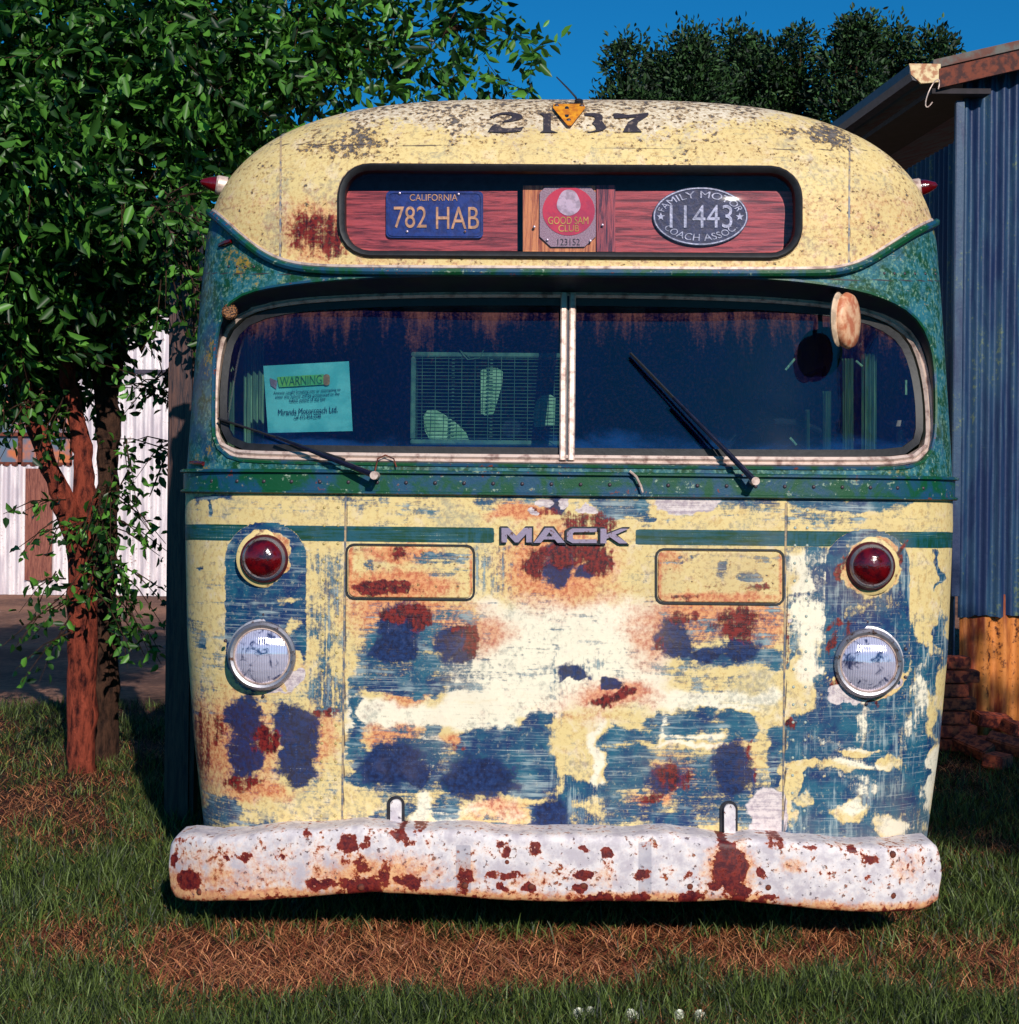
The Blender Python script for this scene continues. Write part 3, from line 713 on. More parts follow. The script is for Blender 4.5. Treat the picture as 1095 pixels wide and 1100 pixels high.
# windshield recess
G1 = isect(O1s[::4, 0], O1s[::4, 1])
O2 = [(231, 470), (229, 440), (231, 400), (237, 362), (250, 343), (270, 331), (315, 322), (392, 317), (480, 315), (610, 315), (740, 317), (841, 321), (921, 330), (955, 342), (980, 360), (992, 392), (998, 430), (999, 460), (998, 478), (988, 492), (960, 497), (610, 494), (262, 490), (246, 486), (234, 478)]
O2s = smoothpoly(O2, 500)
# align start
def align(P, Q):
    D = ((Q-P[0])**2).sum(1); Q = np.roll(Q, -D.argmin(), 0)
    return Q
A1 = O1s[::4]
def match(A, Bp, c):
    # point on Bp in the direction of each A point seen from centre c (x squeezed)
    ang = lambda P: np.unwrap(np.arctan2((P[:, 1]-c[1])*3.2, P[:, 0]-c[0]))
    aB = ang(Bp); aA = ang(A); 
    o = np.argsort(aB % (2*np.pi)); xb = (aB % (2*np.pi))[o]; B = Bp[o]
    xb = np.r_[xb-2*np.pi, xb, xb+2*np.pi]; B = np.vstack([B, B, B])
    t = aA % (2*np.pi)
    return np.stack([np.interp(t, xb, B[:, 0]), np.interp(t, xb, B[:, 1])], 1)
A2 = match(A1, O2s, (615, 405))
G2 = isect(A2[:, 0], A2[:, 1], Gl)
n = len(A1); V = list(map(tuple, G1))+[tuple(p*.5+q*.5+np.array([0, .012, 0])) for p, q in zip(G1, G2)]+list(map(tuple, G2))
Fc = [(r*n+k, r*n+(k+1) % n, (r+1)*n+(k+1) % n, (r+1)*n+k) for r in range(2) for k in range(n)]
GREENIN = simple('recess_green_paint', s2l(10, 38, 46), .5, scale=14, col2=s2l(8, 18, 50))
MB().add(V, Fc).build('windshield_surround', GREENIN, bus, True, angle=60)
# body opening lip
def surf_path(P, fn=F, off=0.0): return [tuple(p) for p in isect(P[:, 0], P[:, 1], fn, off)]
MB().sweep(surf_path(O1s[::4]), [(-.006, -.004), (-.004, .005), (.003, .006), (.007, -.004)], True).build('opening_lip', TRIM, bus, True)
# frame
prof = [(-.016, -.02), (-.016, .008), (-.010, .016), (-.002, .010), (.006, .017), (.015, .012), (.017, -.02)]
MB().sweep(surf_path(A2, Gl), prof, True).build('windshield_frame', ALU, bus, True)
# rubber inside of frame
ins = A2+(np.array([[612, 405]])-A2)*np.array([[.018, .05]])
cen = np.array([612, 406.]); A3 = cen+(A2-cen)*np.array([[.972, .90]])
MB().sweep(surf_path(A3, Gl, -.006), [(-.012, -.02), (-.012, .008), (.012, .008), (.012, -.02)], True).build('rubber_seal', RUBBER, bus, True)
# mullion
for dx, w_, mt, nm, of in ((-4.6, .0105, ALU, 'mullion_strip', .022), (4.8, .0105, ALU, 'mullion_strip', .022), (0, .009, GREENIN, 'mullion_core', .012)):
    P = np.stack([np.linspace(610.6+dx, 609.0+dx, 12), np.linspace(317, 496, 12)], 1)
    MB().sweep(surf_path(P, Gl), [(-w_, -.02), (-w_, of-.005), (-w_*.6, of), (w_*.6, of), (w_, of-.005), (w_, -.02)]).build(nm, mt, bus, True)
# glass panes
def pane(P, name, fn, off, mat, parent):
    P3 = isect(P[:, 0], P[:, 1], fn, off); c = P.mean(0); 
    rings = [P3]
    V = [tuple(p) for p in P3]; n = len(P3); Fc = []
    for s_ in (.8, .6, .4, .2):
        Q = c+(P-c)*s_; V += [tuple(p) for p in isect(Q[:, 0], Q[:, 1], fn, off)]
    for r in range(4): Fc += [(r*n+k, r*n+(k+1) % n, (r+1)*n+(k+1) % n, (r+1)*n+k) for k in range(n)]
    Fc.append(tuple(4*n+k for k in range(n)))
    return MB().add(V, Fc).build(name, mat, parent, True, angle=80)
def clip_half(P, x0, left):
    Q = P.copy(); Q[:, 0] = np.minimum(Q[:, 0], x0) if left else np.maximum(Q[:, 0], x0)
    keep = [0]
    for i in range(1, len(Q)):
        if np.hypot(*(Q[i]-Q[keep[-1]])) > .5: keep.append(i)
    return Q[keep]
pane(clip_half(A3, 607, True), 'windshield_glass', Gl, -.004, GLASS, bus)
pane(clip_half(A3, 613, False), 'windshield_glass', Gl, -.004, GLASS, bus)
# ---------------------------------------------------------------- interior
MB().box((0, .62, 1.38), (2.3, .55, .05)).box((0, .9, 1.15), (2.3, .05, .5)).build('dashboard', simple('blue_grey_dash', s2l(40, 66, 92), .5, scale=12, col2=s2l(16, 30, 60)), bus, bevel=.015)
CURT = simple('faded_curtain', s2l(190, 204, 160), .9, scale=6, col2=s2l(120, 150, 130), stretch=(30, 30, 1))
def curtain(px0, px1, py0, py1, d, mat=CURT, nm='curtain'):
    P = []; n = 24; c0 = isect([px0, px1, px0, px1], [py0, py0, py1, py1], plane(d))
    V = []
    for k in range(n+1):
        t = k/n; of = .012*math.sin(t*math.pi*7)
        for a, b in ((c0[0], c0[1]), (c0[2], c0[3])):
            p = a*(1-t)+b*t; V.append((p[0], p[1]+of, p[2]))
    Fc = [(2*k, 2*k+1, 2*k+3, 2*k+2) for k in range(n)]
    return MB().add(V, Fc).build(nm, mat, bus, True, angle=80)
curtain(262, 284, 340, 500, .5); curtain(244, 252, 345, 500, .5)
curtain(905, 917, 385, 500, .30); curtain(926, 942, 380, 500, .33); curtain(884, 893, 420, 500, .30); curtain(865, 870, 440, 500, .3)
curtain(957, 966, 345, 420, .5)
p = isect([865], [500], plane(.72))[0]
m = MB(); c = Vector((p[0]-.1, .50, 1.50)); R = Matrix.Rotation(math.radians(-35), 3, 'X')
m.tube([c+R @ Vector((.23*math.cos(a), 0, .23*math.sin(a))) for a in np.linspace(0, 2*math.pi, 33)], .013, 8)
m.tube([c-R @ Vector((.22, 0, 0)), c+R @ Vector((.22, 0, 0))], .008, 6); m.tube([c, c+Vector((0, -.25, -.3))], .02, 8)
m.build('steering_wheel', BLACK, bus, True)
SEAT = simple('seat_vinyl', s2l(40, 60, 90), .6, scale=12, col2=s2l(22, 34, 60))
for yy in (1.6, 2.6, 3.6, 4.6):
    for xx in (-.75, .75):
        if yy == 1.6 and xx < 0: continue
        MB().box((xx, yy, 1.02), (.8, .45, .14)).box((xx, yy+.25, 1.32), (.8, .12, .65)).build('seat', SEAT, bus, bevel=.03)
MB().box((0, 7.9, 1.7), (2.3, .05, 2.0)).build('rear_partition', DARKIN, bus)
# small tag-like fittings on the glass inside
m = MB()
for (x0, y0, x1, y1) in ((845, 397, 855, 385), (921, 387, 928, 393), (975, 408, 975, 424), (850, 470, 857, 478)):
    q = isect([x0, x1], [y0, y1], Gl, -.02); MB().tube([q[0], q[1]], .004, 6).build('window_latch', CURT, bus, True)
m = MB(); q = isect([968], [452], plane(.4))[0]
m.lathe(q, [(.001, 0), (.035, 0), (.03, -.02), (.015, -.03), (.015, -.11), (.001, -.11)], (0, 0, 1), 20); m.build('dash_lamp', ALU, bus, True)
# ---------------------------------------------------------------- box fan on the dash
def isl(px, py, d): return isect(np.atleast_1d(px), np.atleast_1d(py), plane(d))[0]
FD = .36
a = isl(442, 378, FD); b = isl(608, 378, FD); c = isl(442, 477, FD)
fw, fh = b[0]-a[0], a[2]-c[2]
fan = empty('box_fan', l2w((a[0]+b[0])/2, FD, c[2]), YAW, 'pale green box fan with wire grille standing behind the left windshield pane', 'fan')
FANP = simple('fan_green_plastic', s2l(120, 150, 124), .5, scale=20, col2=s2l(90, 120, 104))
FANB = simple('fan_blade_plastic', s2l(214, 232, 186), .5, scale=20, col2=s2l(170, 200, 150))
m = MB(); t = .016
for (cx_, cz, w_, h_) in ((0, t/2, fw, t), (0, fh-t/2, fw, t), (-fw/2+t/2, fh/2, t, fh-2*t-.001), (fw/2-t/2, fh/2, t, fh-2*t-.001)): m.box((cx_, .05, cz), (w_, .11, h_))
m.build('housing', FANP, fan, bevel=.003)
m = MB()
for k in range(24): zz = t+(fh-2*t)*(k+.5)/24; m.tube([(-fw/2+t, -.004, zz), (fw/2-t, -.004, zz)], .0011, 5)
for k in range(11): xx = -fw/2+t+(fw-2*t)*(k+.5)/11; m.tube([(xx, -.0065, t), (xx, -.0065, fh-t)], .0011, 5)
m.build('grille', FANP, fan)
for xx in (-.10, .03):
    m = MB()
    for j in range(22): m.lathe((xx-.02, .012, t+.01+j*(fh-2*t-.02)/21), [(.001, 0), (.006, .001), (.006, .004), (.001, .005)], (0, 0, 1), 8)
    m.build('grille_brace', FANP, fan, True)
HX = isl(549, 460, FD); hx = HX[0]-(a[0]+b[0])/2; cz = HX[2]-c[2]
def fblade(pp):
    Pb = [isl(x, y, FD) for x, y in pp]
    V = [(p[0]-(a[0]+b[0])/2, .045+.02*(i/len(pp)), min(max(p[2]-c[2], t+.003), fh-t-.003)) for i, p in enumerate(Pb)]
    n_ = len(V); cc = np.mean(np.array(V), 0); 
    MB().add(V+[(v[0], v[1]+.003, v[2]) for v in V], [tuple(range(n_)), tuple(range(2*n_-1, n_-1, -1))]+[(k, (k+1) % n_, n_+(k+1) % n_, n_+k) for k in range(n_)]).build('blade', FANB, fan)
fblade([(516, 397), (522, 394), (534, 394), (540, 398), (539, 412), (534, 430), (530, 443), (522, 446), (516, 443)])
fblade([(454, 446), (458, 440), (466, 439), (476, 444), (490, 454), (500, 464), (503, 473), (460, 474), (455, 462)])
fblade([(576, 430), (582, 424), (592, 423), (600, 428), (602, 442), (600, 456), (574, 458), (573, 444)])
MB().lathe((hx, .07, cz), [(.001, .045), (.03, .04), (.035, 0), (.035, -.02)], (0, -1, 0), 24).build('hub', DARKIN, fan, True)
MB().lathe((-fw/2+.10, .05, fh), [(.018, -.005), (.018, .012), (.001, .013)], (0, 0, 1), 16).build('knob', FANP, fan, True)
MB().tube([(-fw/2+.2+.004*0, -.01, fh-.02), (-.10, -.012, fh+.01), (-.07, -.012, fh-.025), (-.03, -.012, fh-.02), (-.01, -.01, fh+.02), (.03, 0, fh+.025), (.07, 0, fh+.01)], .002, 6).build('cord', FANP, fan, True)
# ---------------------------------------------------------------- text helper
def curve_mesh(polys=None, text=None, extrude=.5, bevel=0, res=6):
    if text is not None:
        cu = bpy.data.curves.new('tmp', 'FONT'); cu.body = text; cu.align_x = 'CENTER'
    else:
        cu = bpy.data.curves.new('tmp', 'CURVE'); cu.dimensions = '2D'; cu.fill_mode = 'BOTH'
        for P in polys:
            s_ = cu.splines.new('POLY'); s_.points.add(len(P)-1)
            for i, (x, y) in enumerate(P): s_.points[i].co = (x, y, 0, 1)
            s_.use_cyclic_u = True
    cu.extrude = extrude; cu.bevel_depth = bevel; cu.resolution_u = res
    o = bpy.data.objects.new('tmp', cu); C.objects.link(o)
    dg = bpy.context.evaluated_depsgraph_get(); me = bpy.data.meshes.new_from_object(o.evaluated_get(dg))
    V = np.array([v.co[:] for v in me.vertices]); Fc = [tuple(p.vertices) for p in me.polygons]
    bpy.data.objects.remove(o); bpy.data.curves.remove(cu); bpy.data.meshes.remove(me)
    return V, Fc
def lay_px(V, Fc, name, mat, parent, fn, off, thick, smooth=False):
    """V in photo pixels (x, y), z in -1..1 -> thickness"""
    P = isect(V[:, 0], V[:, 1], fn, off)
    P[:, 1] -= (V[:, 2]+.5)*thick
    return MB().add(P, Fc).build(name, mat, parent, smooth, angle=30)
def text_px(txt, x0, y0, x1, y1, name, mat, parent, fn, off, thick, tilt=0.0, arc=None, bold=0.0, xs=1.0):
    V, Fc = curve_mesh(text=txt, bevel=0)
    if bold:
        cu = bpy.data.curves.new('tmp', 'FONT'); cu.body = txt; cu.align_x = 'CENTER'; cu.extrude = .5; cu.offset = bold
        o = bpy.data.objects.new('tmp', cu); C.objects.link(o)
        dg = bpy.context.evaluated_depsgraph_get(); me = bpy.data.meshes.new_from_object(o.evaluated_get(dg))
        V = np.array([v.co[:] for v in me.vertices]); Fc = [tuple(p.vertices) for p in me.polygons]
        bpy.data.objects.remove(o)
    mn, mx_ = V.min(0), V.max(0)
    u = (V[:, 0]-mn[0])/(mx_[0]-mn[0]); v = (V[:, 1]-mn[1])/(mx_[1]-mn[1])
    if arc is None:
        X = x0+u*(x1-x0); Yp = y1-v*(y1-y0)+(X-(x0+x1)/2)*tilt
    else:
        cx, cy, rx, ry, a0, a1, hh, sgn = arc   # along an ellipse from a0 to a1 (deg, image), letters hh high
        a_ = np.radians(a0+u*(a1-a0)); rr = sgn*(v*hh)
        X = cx+(rx+rr)*np.cos(a_); Yp = cy+(ry+rr)*np.sin(a_)
    V2 = np.stack([X, Yp, V[:, 2]], 1)
    return lay_px(V2, Fc, name, mat, parent, fn, off, thick)
def slab(P, name, mat, parent, fn, off, thick):
    V, Fc = curve_mesh(polys=[P]); return lay_px(V, Fc, name, mat, parent, fn, off, thick)
# notice taped inside the left pane
TEALP = simple('sun_faded_notice_paper', s2l(150, 225, 225), .8, scale=9, col2=s2l(110, 200, 205), detail=8)
INK = simple('faded_ink', s2l(30, 50, 90), .8, scale=30)
q0 = isect([332], [425], Gl, -.02)[0]
def Gn(x, z): return Gl(x, z)+.03
note = empty('paper_notice', l2w(*q0), YAW, 'turquoise paper notice taped behind the left windshield pane', 'notice')
notep = [(283, 393), (375, 388), (379, 463), (288, 465)]
nv = bpy.data.objects.new  # alias
parts = [slab(notep, 'sheet', TEALP, None, Gn, 0, .001)]
YG = simple('faded_yellow_ink', s2l(150, 200, 90), .8, scale=30, col2=s2l(110, 190, 120)); PK = simple('faded_pink_ink', s2l(210, 150, 170), .8, scale=30)
OR = simple('faded_orange_ink', s2l(216, 140, 100), .8, scale=30)
parts += [slab([(298, 405), (348, 402), (348, 413), (300, 416)], 'heading_block', YG, None, Gn, .0025, .0008), slab([(290, 406), (298, 409), (297, 418), (291, 414)], 'picture', PK, None, Gn, .0025, .0008),
          slab(rrect(351, 408, 3.5, 6, 3, 4), 'picture', OR, None, Gn, .0025, .0008)]
parts += [text_px('WARNING', 301, 404, 346, 413.5, 'heading', simple('green_ink', s2l(60, 130, 90), .8), None, Gn, .0037, .0004, -.05),
          text_px('Anyone caught breaking into or attempting to', 294, 418.5, 366, 422.5, 'lettering', INK, None, Gn, .0025, .0006, -.055),
          text_px('enter this vehicle will be prosecuted to the', 296, 423, 365, 427, 'lettering', INK, None, Gn, .0025, .0006, -.055),
          text_px('fullest extent of the law', 311, 427, 350, 431, 'lettering', INK, None, Gn, .0025, .0006, -.055),
          text_px('Miranda Motorcoach Ltd.', 299, 438, 363, 444.5, 'lettering', INK, None, Gn, .0025, .0006, -.055),
          text_px('call 415-454-2248', 316, 445.5, 345, 449.5, 'lettering', INK, None, Gn, .0025, .0006, -.055)]
for o in parts:
    o.parent = note
    for v in o.data.vertices: v.co -= Vector(q0)
# ---------------------------------------------------------------- belt moulding
def sx_path(x0, x1, ya, yb, n, off=0.0, ext=True):
    xs = np.linspace(x0, x1, n); ysl = ya+(yb-ya)*(xs-x0)/(x1-x0)
    return surf_path(np.stack([xs, ysl], 1), F, off)
def belt_path(z0, z1, off):
    xs = np.concatenate([-hw(1.45)*np.sin(np.linspace(math.pi/2*.992, 0, 60)), hw(1.45)*np.sin(np.linspace(0, math.pi/2*.992, 60)[1:])])
    out = []
    for x in xs:
        z = z0+(z1-z0)*(x+1.28)/2.56; out.append((x, float(F(x, z))-off, z))
    return out
zb = float(isect([612], [520])[0][2])
pathb = belt_path(zb+.0, zb+.0, 0)
Nn = []
for i, p in enumerate(pathb):
    a = Vector(pathb[max(i-1, 0)]); b = Vector(pathb[min(i+1, len(pathb)-1)]); t = (b-a).normalized(); Nn.append(tuple(Vector((t.y, -t.x, 0)).normalized()))
prof = [(-.040, -.01), (-.040, .012), (-.036, .018), (-.031, .018), (-.028, .008), (.026, .008), (.029, .020), (.035, .020), (.039, .012), (.039, -.01)]
MB().sweep(pathb, [(-u, w) for u, w in prof], N=Nn).build('belt_moulding', TRIM, bus, True)
def dome_rivets(name, pts, r, mat, parent=bus, h=.45):
    o = MB().lathe((0, 0, 0), [(r, -.001), (r*.9, r*h*.5), (r*.5, r*h), (.0001, r*h*1.1)], (0, -1, 0), 10).build(name, mat, parent, True, angle=60)
    for k, p in enumerate(pts):
        c = o if k == 0 else o.copy()
        if k: C.objects.link(c); c.parent = parent
        c.location = p
RIV = simple('rivet_metal', s2l(70, 60, 70), .5, .4, scale=60)
bp = []
for x in np.arange(-1.16, 1.2, .092): bp.append((x, float(F(x, zb))-.0085, zb-.001))
dome_rivets('belt_rivet', bp, .0065, RIV)
# brow moulding between roof and body
bx_ = [219, 228, 240, 262, 285, 310, 340, 400, 500, 610, 760, 880, 905, 930, 960, 985, 1008]
by_ = [224, 230, 240, 260, 277, 287, 291, 292, 292.5, 293, 294, 294, 292, 284, 265, 249, 239]
P = smoothpoly(list(zip(bx_, by_))+[(bx_[-1]+1, by_[-1])], 10)  # placeholder to keep helper warm
def open_smooth(P, n, it=3):
    for _ in range(it):
        Q = [P[0]]
        for a, b in zip(P[:-1], P[1:]): Q += [(a[0]*.75+b[0]*.25, a[1]*.75+b[1]*.25), (a[0]*.25+b[0]*.75, a[1]*.25+b[1]*.75)]
        P = Q+[P[-1]]
    return resample(P, n, False)
BP = open_smooth(list(zip(bx_, by_)), 160); b3 = surf_path(BP)
MB().sweep(b3, [(-.012, -.015), (-.013, .004), (-.008, .022), (.002, .026), (.010, .020), (.013, .004), (.012, -.015)]).build('brow_moulding', TRIM, bus, True)
MB().sweep(surf_path(BP+np.array([[0, -6.0]])), [(-.005, -.004), (-.004, .005), (.004, .005), (.005, -.004)]).build('drip_rail', ALU, bus, True)
# ---------------------------------------------------------------- raised seams, rivets on panels
def rivs(lst): return [tuple(p) for p in isect([a for a, b in lst], [b for a, b in lst])]
L1 = [(x-.0105*(y-700), y) for y in np.arange(545, 890, 19.5) for x in (347, 362)]
L2 = [(x-.0105*(y-700), y) for y in np.arange(548, 895, 19) for x in (853, 866)]
L3 = [(x, 292+6+(x-612)*.0105-7) for x in list(range(236, 300, 11))+list(range(955, 1012, 11))]
dome_rivets('panel_rivet', rivs(L1), .0052, PAINT if False else simple('painted_rivet', s2l(190, 168, 110), .5), h=.5)
dome_rivets('panel_rivet', rivs(L2), .0052, simple('painted_rivet_pale', s2l(170, 180, 170), .5), h=.5)
dome_rivets('corner_rivet', rivs([(x, 290+(x-612)*.0105) for x in list(range(246, 282, 9))+list(range(950, 1010, 11))]), .005, RIV)
JM = simple('joint_strip', s2l(176, 150, 112), .5, scale=40, col2=s2l(90, 96, 110))
for (xa, ya, xb, yb) in ((371.5, 533, 367.5, 890), (844.5, 540, 841, 900), (302, 135, 301, 284), (913, 147, 912, 284)):
    P = np.stack([np.linspace(xa, xb, 40), np.linspace(ya, yb, 40)], 1)
    MB().sweep(surf_path(P), [(-.004, -.003), (-.003, .0018), (.003, .0018), (.004, -.003)]).build('panel_joint', JM, bus, True)
# ---------------------------------------------------------------- hatches
def patch(P, step, off, thick, name, maps, mat, parent):
    P = np.asarray(P); x0, y0 = P.min(0)-step; x1, y1 = P.max(0)+step
    xs = np.arange(x0, x1+step, step); ysl = np.arange(y0, y1+step, step)
    X, Yp = np.meshgrid(xs, ysl); px, py = X.ravel().copy(), Yp.ravel().copy(); nx = len(xs)
    Pd = resample(P, 600); ins = inpoly(px, py, Pd[::2])
    I = np.arange(len(ysl)-1)[:, None]*nx+np.arange(nx-1)[None]
    Q = np.stack([I, I+nx, I+1+nx, I+1], -1).reshape(-1, 4); Q = Q[ins[Q].any(1)]
    used = np.unique(Q); mv = used[~ins[used]]; q = nearest(px[mv], py[mv], Pd); px[mv] = q[:, 0]; py[mv] = q[:, 1]
    remap = np.full(len(px), -1); remap[used] = np.arange(len(used)); Q = remap[Q]; px, py = px[used], py[used]
    V = isect(px, py, F, off); M = maps(px, py)
    # skirt
    edges = {}
    for f in Q:
        for a, b in zip(f, np.roll(f, -1)): edges[(a, b)] = edges.get((a, b), 0)+1
    be = [(a, b) for (a, b) in edges if (b, a) not in edges]
    bv = sorted({a for e in be for a in e}); nb = {v: len(V)+i for i, v in enumerate(bv)}
    V2 = V[bv]+np.array([0, thick, 0]); Vall = np.vstack([V, V2])
    S = np.array([(b, a, nb[a], nb[b]) for a, b in be]); Qa = np.vstack([Q, S])
    M = {k: np.vstack([A, A[bv]]) for k, A in M.items()}
    return mkmesh(name, Vall, Qa, mat, parent, False, M)
def hatch_maps(kind):
    def f(px, py):
        n = len(px); z = np.zeros(n); n1 = fbm(px/14, py/10, 61, 4)-.5; n2 = fbm(px/6, py/6, 71, 3)-.5
        wx, wy = px+n1*14+n2*5, py+n2*9
        mx = np.maximum
        if kind == 0:
            rust = mx(.95*ell(wx, wy, 415, 631, 32, 8.5, 0, .35), .7*ell(wx, wy, 430, 594, 12, 7, 0, .8)); rust = mx(rust, .55*ell(wx, wy, 455, 636, 10, 3, 0, .8))
            org = mx(.8*ell(wx, wy, 425, 630, 60, 18, 0, .8), .7*ell(wx, wy, 430, 595, 40, 10, 0, 1)); blue = mx(.6*ell(wx, wy, 470, 600, 42, 8, 0, .8), .6*ell(wx, wy, 395, 608, 5, 9, 30, .8)); blue = mx(blue, .5*ell(wx, wy, 480, 615, 30, 4, -8, .8))
            edge = mx(np.clip(1-(px-376)/5, 0, 1), np.clip(1-(508-px)/5, 0, 1))
        else:
            rust = mx(.7*ell(wx, wy, 815, 630, 16, 4, 0, .9), .55*ell(wx, wy, 765, 629, 18, 2.5, 0, .9)); rust = mx(rust, .7*ell(wx, wy, 735, 642, 16, 3, 0, .9))
            org = mx(.7*ell(wx, wy, 770, 642, 70, 6, 0, 1), .5*ell(wx, wy, 720, 600, 16, 14, 0, 1)); blue = mx(.6*ell(wx, wy, 775, 612, 10, 14, 20, .7), .6*ell(wx, wy, 805, 620, 16, 8, 0, .8)); blue = mx(blue, .55*ell(wx, wy, 730, 602, 20, 5, -12, .8)); blue = mx(blue, .45*ell(wx, wy, 820, 600, 22, 4, 0, .8))
            edge = mx(np.clip(1-(px-708)/5, 0, 1), np.clip(1-(840-px)/5, 0, 1))
        org = mx(org, edge*.9)+.15
        A = np.stack([blue, rust, org, z], 1); B = np.stack([z, z, z+.12, z], 1); Cc = np.stack([z, z, z, z], 1)
        return {'paint_a': A, 'paint_b': B, 'paint_c': Cc}
    return f
for kind, (cx_, cy_) in enumerate(((441, 614.5), (773.5, 619.5))):
    h = rrect(cx_, cy_, 68.5, 29, 8, 8, .0105)
    h_ = rrect(cx_, cy_, 66.3, 27, 7, 8, .0105)
    hp = patch(h_, 2.0, .004, .006, 'access_hatch', hatch_maps(kind), PAINT, bus)
    tag(hp, 'left hatch with a long dark rust patch' if kind == 0 else 'right hatch with small orange rust streaks')
    hr = np.array(h); MB().sweep(surf_path(resample(hr, 90)), [(-.0035, -.002), (-.0035, .0045), (.0035, .0045), (.0035, -.002)], True).build('hatch_seal', RUBBER, bus, True)
# ---------------------------------------------------------------- MACK nameplate
letters = [
    [[(539, 582.5), (539, 567), (547, 567), (555, 575.5), (563, 567), (571.5, 567), (571.5, 582.5), (565.5, 582.5), (565.5, 573.5), (557, 582.5), (553.5, 582.5), (545, 573.5), (545, 582.5)]],
    [[(573.5, 583), (586, 567), (594, 567), (607, 583), (599, 583), (596, 579.3), (584.3, 579.3), (581.3, 583)], [(586.8, 576.2), (593.6, 576.2), (590.2, 571.5)]],
    [[(641, 571.5), (641, 567.5), (615, 567.5), (609, 571), (609, 580), (615, 583.3), (641, 583.3), (641, 579.3), (617, 579.3), (615.5, 578), (615.5, 572.8), (617, 571.5)]],
    [[(645, 583.5), (645, 567.8), (651.5, 567.8), (651.5, 574), (667, 567.8), (675.5, 567.8), (661, 574.2), (674.5, 583.5), (665, 583.5), (655.5, 577), (651.5, 578.6), (651.5, 583.5)]]]
LET = chrome('letter_chrome', s2l(150, 138, 160), .45)
base = isect([607], [575])[0]
for k, P in enumerate(letters):
    V, Fc = curve_mesh(polys=P, bevel=0); lay_px(V, Fc, 'nameplate_letter', LET, bus, F, .010, .007)
    c = np.array(P[0]).mean(0)
    big = [[tuple(np.array(p)+np.clip((np.array(p)-c)*np.array([.35, .5]), -1.8, 1.8)) for p in P[0]]]
    V, Fc = curve_mesh(polys=big); lay_px(V, Fc, 'letter_backing', BLACK, bus, F, .004, .006)
# ---------------------------------------------------------------- fleet number 2137 (stencil serif)
def bez(P0, P1, P2, n=10): return [((1-t)**2*P0[0]+2*(1-t)*t*P1[0]+t*t*P2[0], (1-t)**2*P0[1]+2*(1-t)*t*P1[1]+t*t*P2[1]) for t in np.linspace(0, 1, n)]
nums = [
    # 2 : upper hook, lower sweep, base
    [bez((526, 126), (540, 117), (560, 123))+bez((562, 126), (560, 130), (540, 131.5))+bez((541, 130), (553, 127), (550, 124.5))+bez((550, 124), (538, 121), (531, 127))],
    [bez((524, 142), (530, 131), (535, 134))+bez((540, 137.5), (552, 139), (563, 136))+bez((560, 141), (540, 144), (524, 141.5))],
    # 1
    [[(580, 122), (592, 122), (592, 140), (600, 142.5), (580, 142.5), (584, 140), (584, 125)]],
    # 3
    [bez((628, 122), (652, 119), (647, 130))+bez((652, 137), (648, 142), (630, 142.5))+bez((640, 140), (642, 136), (636, 132.5))+bez((640, 128), (640, 124), (628, 124.5))],
    # 7
    [[(659, 122), (663, 121.5), (675, 123.5), (697, 121), (697, 124), (686, 131), (684, 136), (690, 142), (669, 142), (675, 131), (684, 126), (660, 127.5)]]]
NUM = simple('faded_black_numerals', s2l(48, 42, 52), .7, scale=70, col2=s2l(120, 104, 96), thr=(.3, .46))
for P in nums:
    # densify so the numerals follow the dome
    PP = [resample(p, 60) for p in P]
    V, Fc = curve_mesh(polys=[list(map(tuple, p)) for p in PP]); 
    lay_px(V, Fc, 'fleet_number', NUM, bus, F, .003, .0025)
TRI = simple('orange_triangle_plate', s2l(226, 150, 30), .5, scale=40, col2=s2l(190, 110, 30))
V, Fc = curve_mesh(polys=[list(map(tuple, resample([(595, 113), (627, 113), (629, 117), (614, 136), (610, 136), (594, 117)], 60)))]); lay_px(V, Fc, 'warning_triangle', TRI, bus, F, .014, .006)
m = MB()
q = rivs([(598, 115.5), (625, 115.5), (611, 131)])
m2 = [(a, b-.016, c) for a, b, c in q]; dome_rivets('triangle_bolt', m2, .009, RIV)
V, Fc = curve_mesh(polys=[rrect(609, 121.5, 2.2, 6, 2, 3)]); lay_px(V, Fc, 'triangle_mark', BLACK, bus, F, .0165, .004)
a = isect([622], [112])[0]; 
MB().tube([a, a+Vector((-.005, -.01, .025)) if False else Vector(a)+Vector((-.012, -.02, .02)), Vector(a)+Vector((-.035, -.02, .045)), Vector(a)+Vector((-.075, -.02, .085))], [.004, .0035, .003, .002], 6).lathe(a, [(.001, .02), (.013, .015), (.016, 0), (.016, -.01)], (0, -.5, .85), 14).build('antenna', BLACK, bus, True)
# ---------------------------------------------------------------- destination window
MB().sweep(surf_path(resample(O3, 140)), [(-.014, -.012), (-.014, .006), (-.007, .014), (.003, .010), (.009, .003), (.011, -.03)], True).build('destination_window_seal', RUBBER, bus, True)
MB().sweep(surf_path(resample(rrect(612.5, 227.5, 249, 50, 33, 8, .006), 140)), [(-.004, -.006), (-.003, .004), (.003, .004), (.004, -.006)], True).build('destination_window_rim', simple('rim_cream', s2l(200, 160, 96), .5, scale=40, col2=s2l(90, 60, 50)), bus, True)
inner = np.array(rrect(612.5, 227.5, 240, 41, 27, 8, .006))
def Fd(d):
    # vertical board plane behind the rounded header, following it a little
    return lambda x, z: .055+d+.03*(np.asarray(x)/1.25)**2+0*z
pane(resample(inner, 120), 'destination_glass', F, -.012, GLASS2, bus)
g1 = isect(np.array(O3)[:, 0], np.array(O3)[:, 1]); g2 = g1.copy(); g2[:, 1] = .20
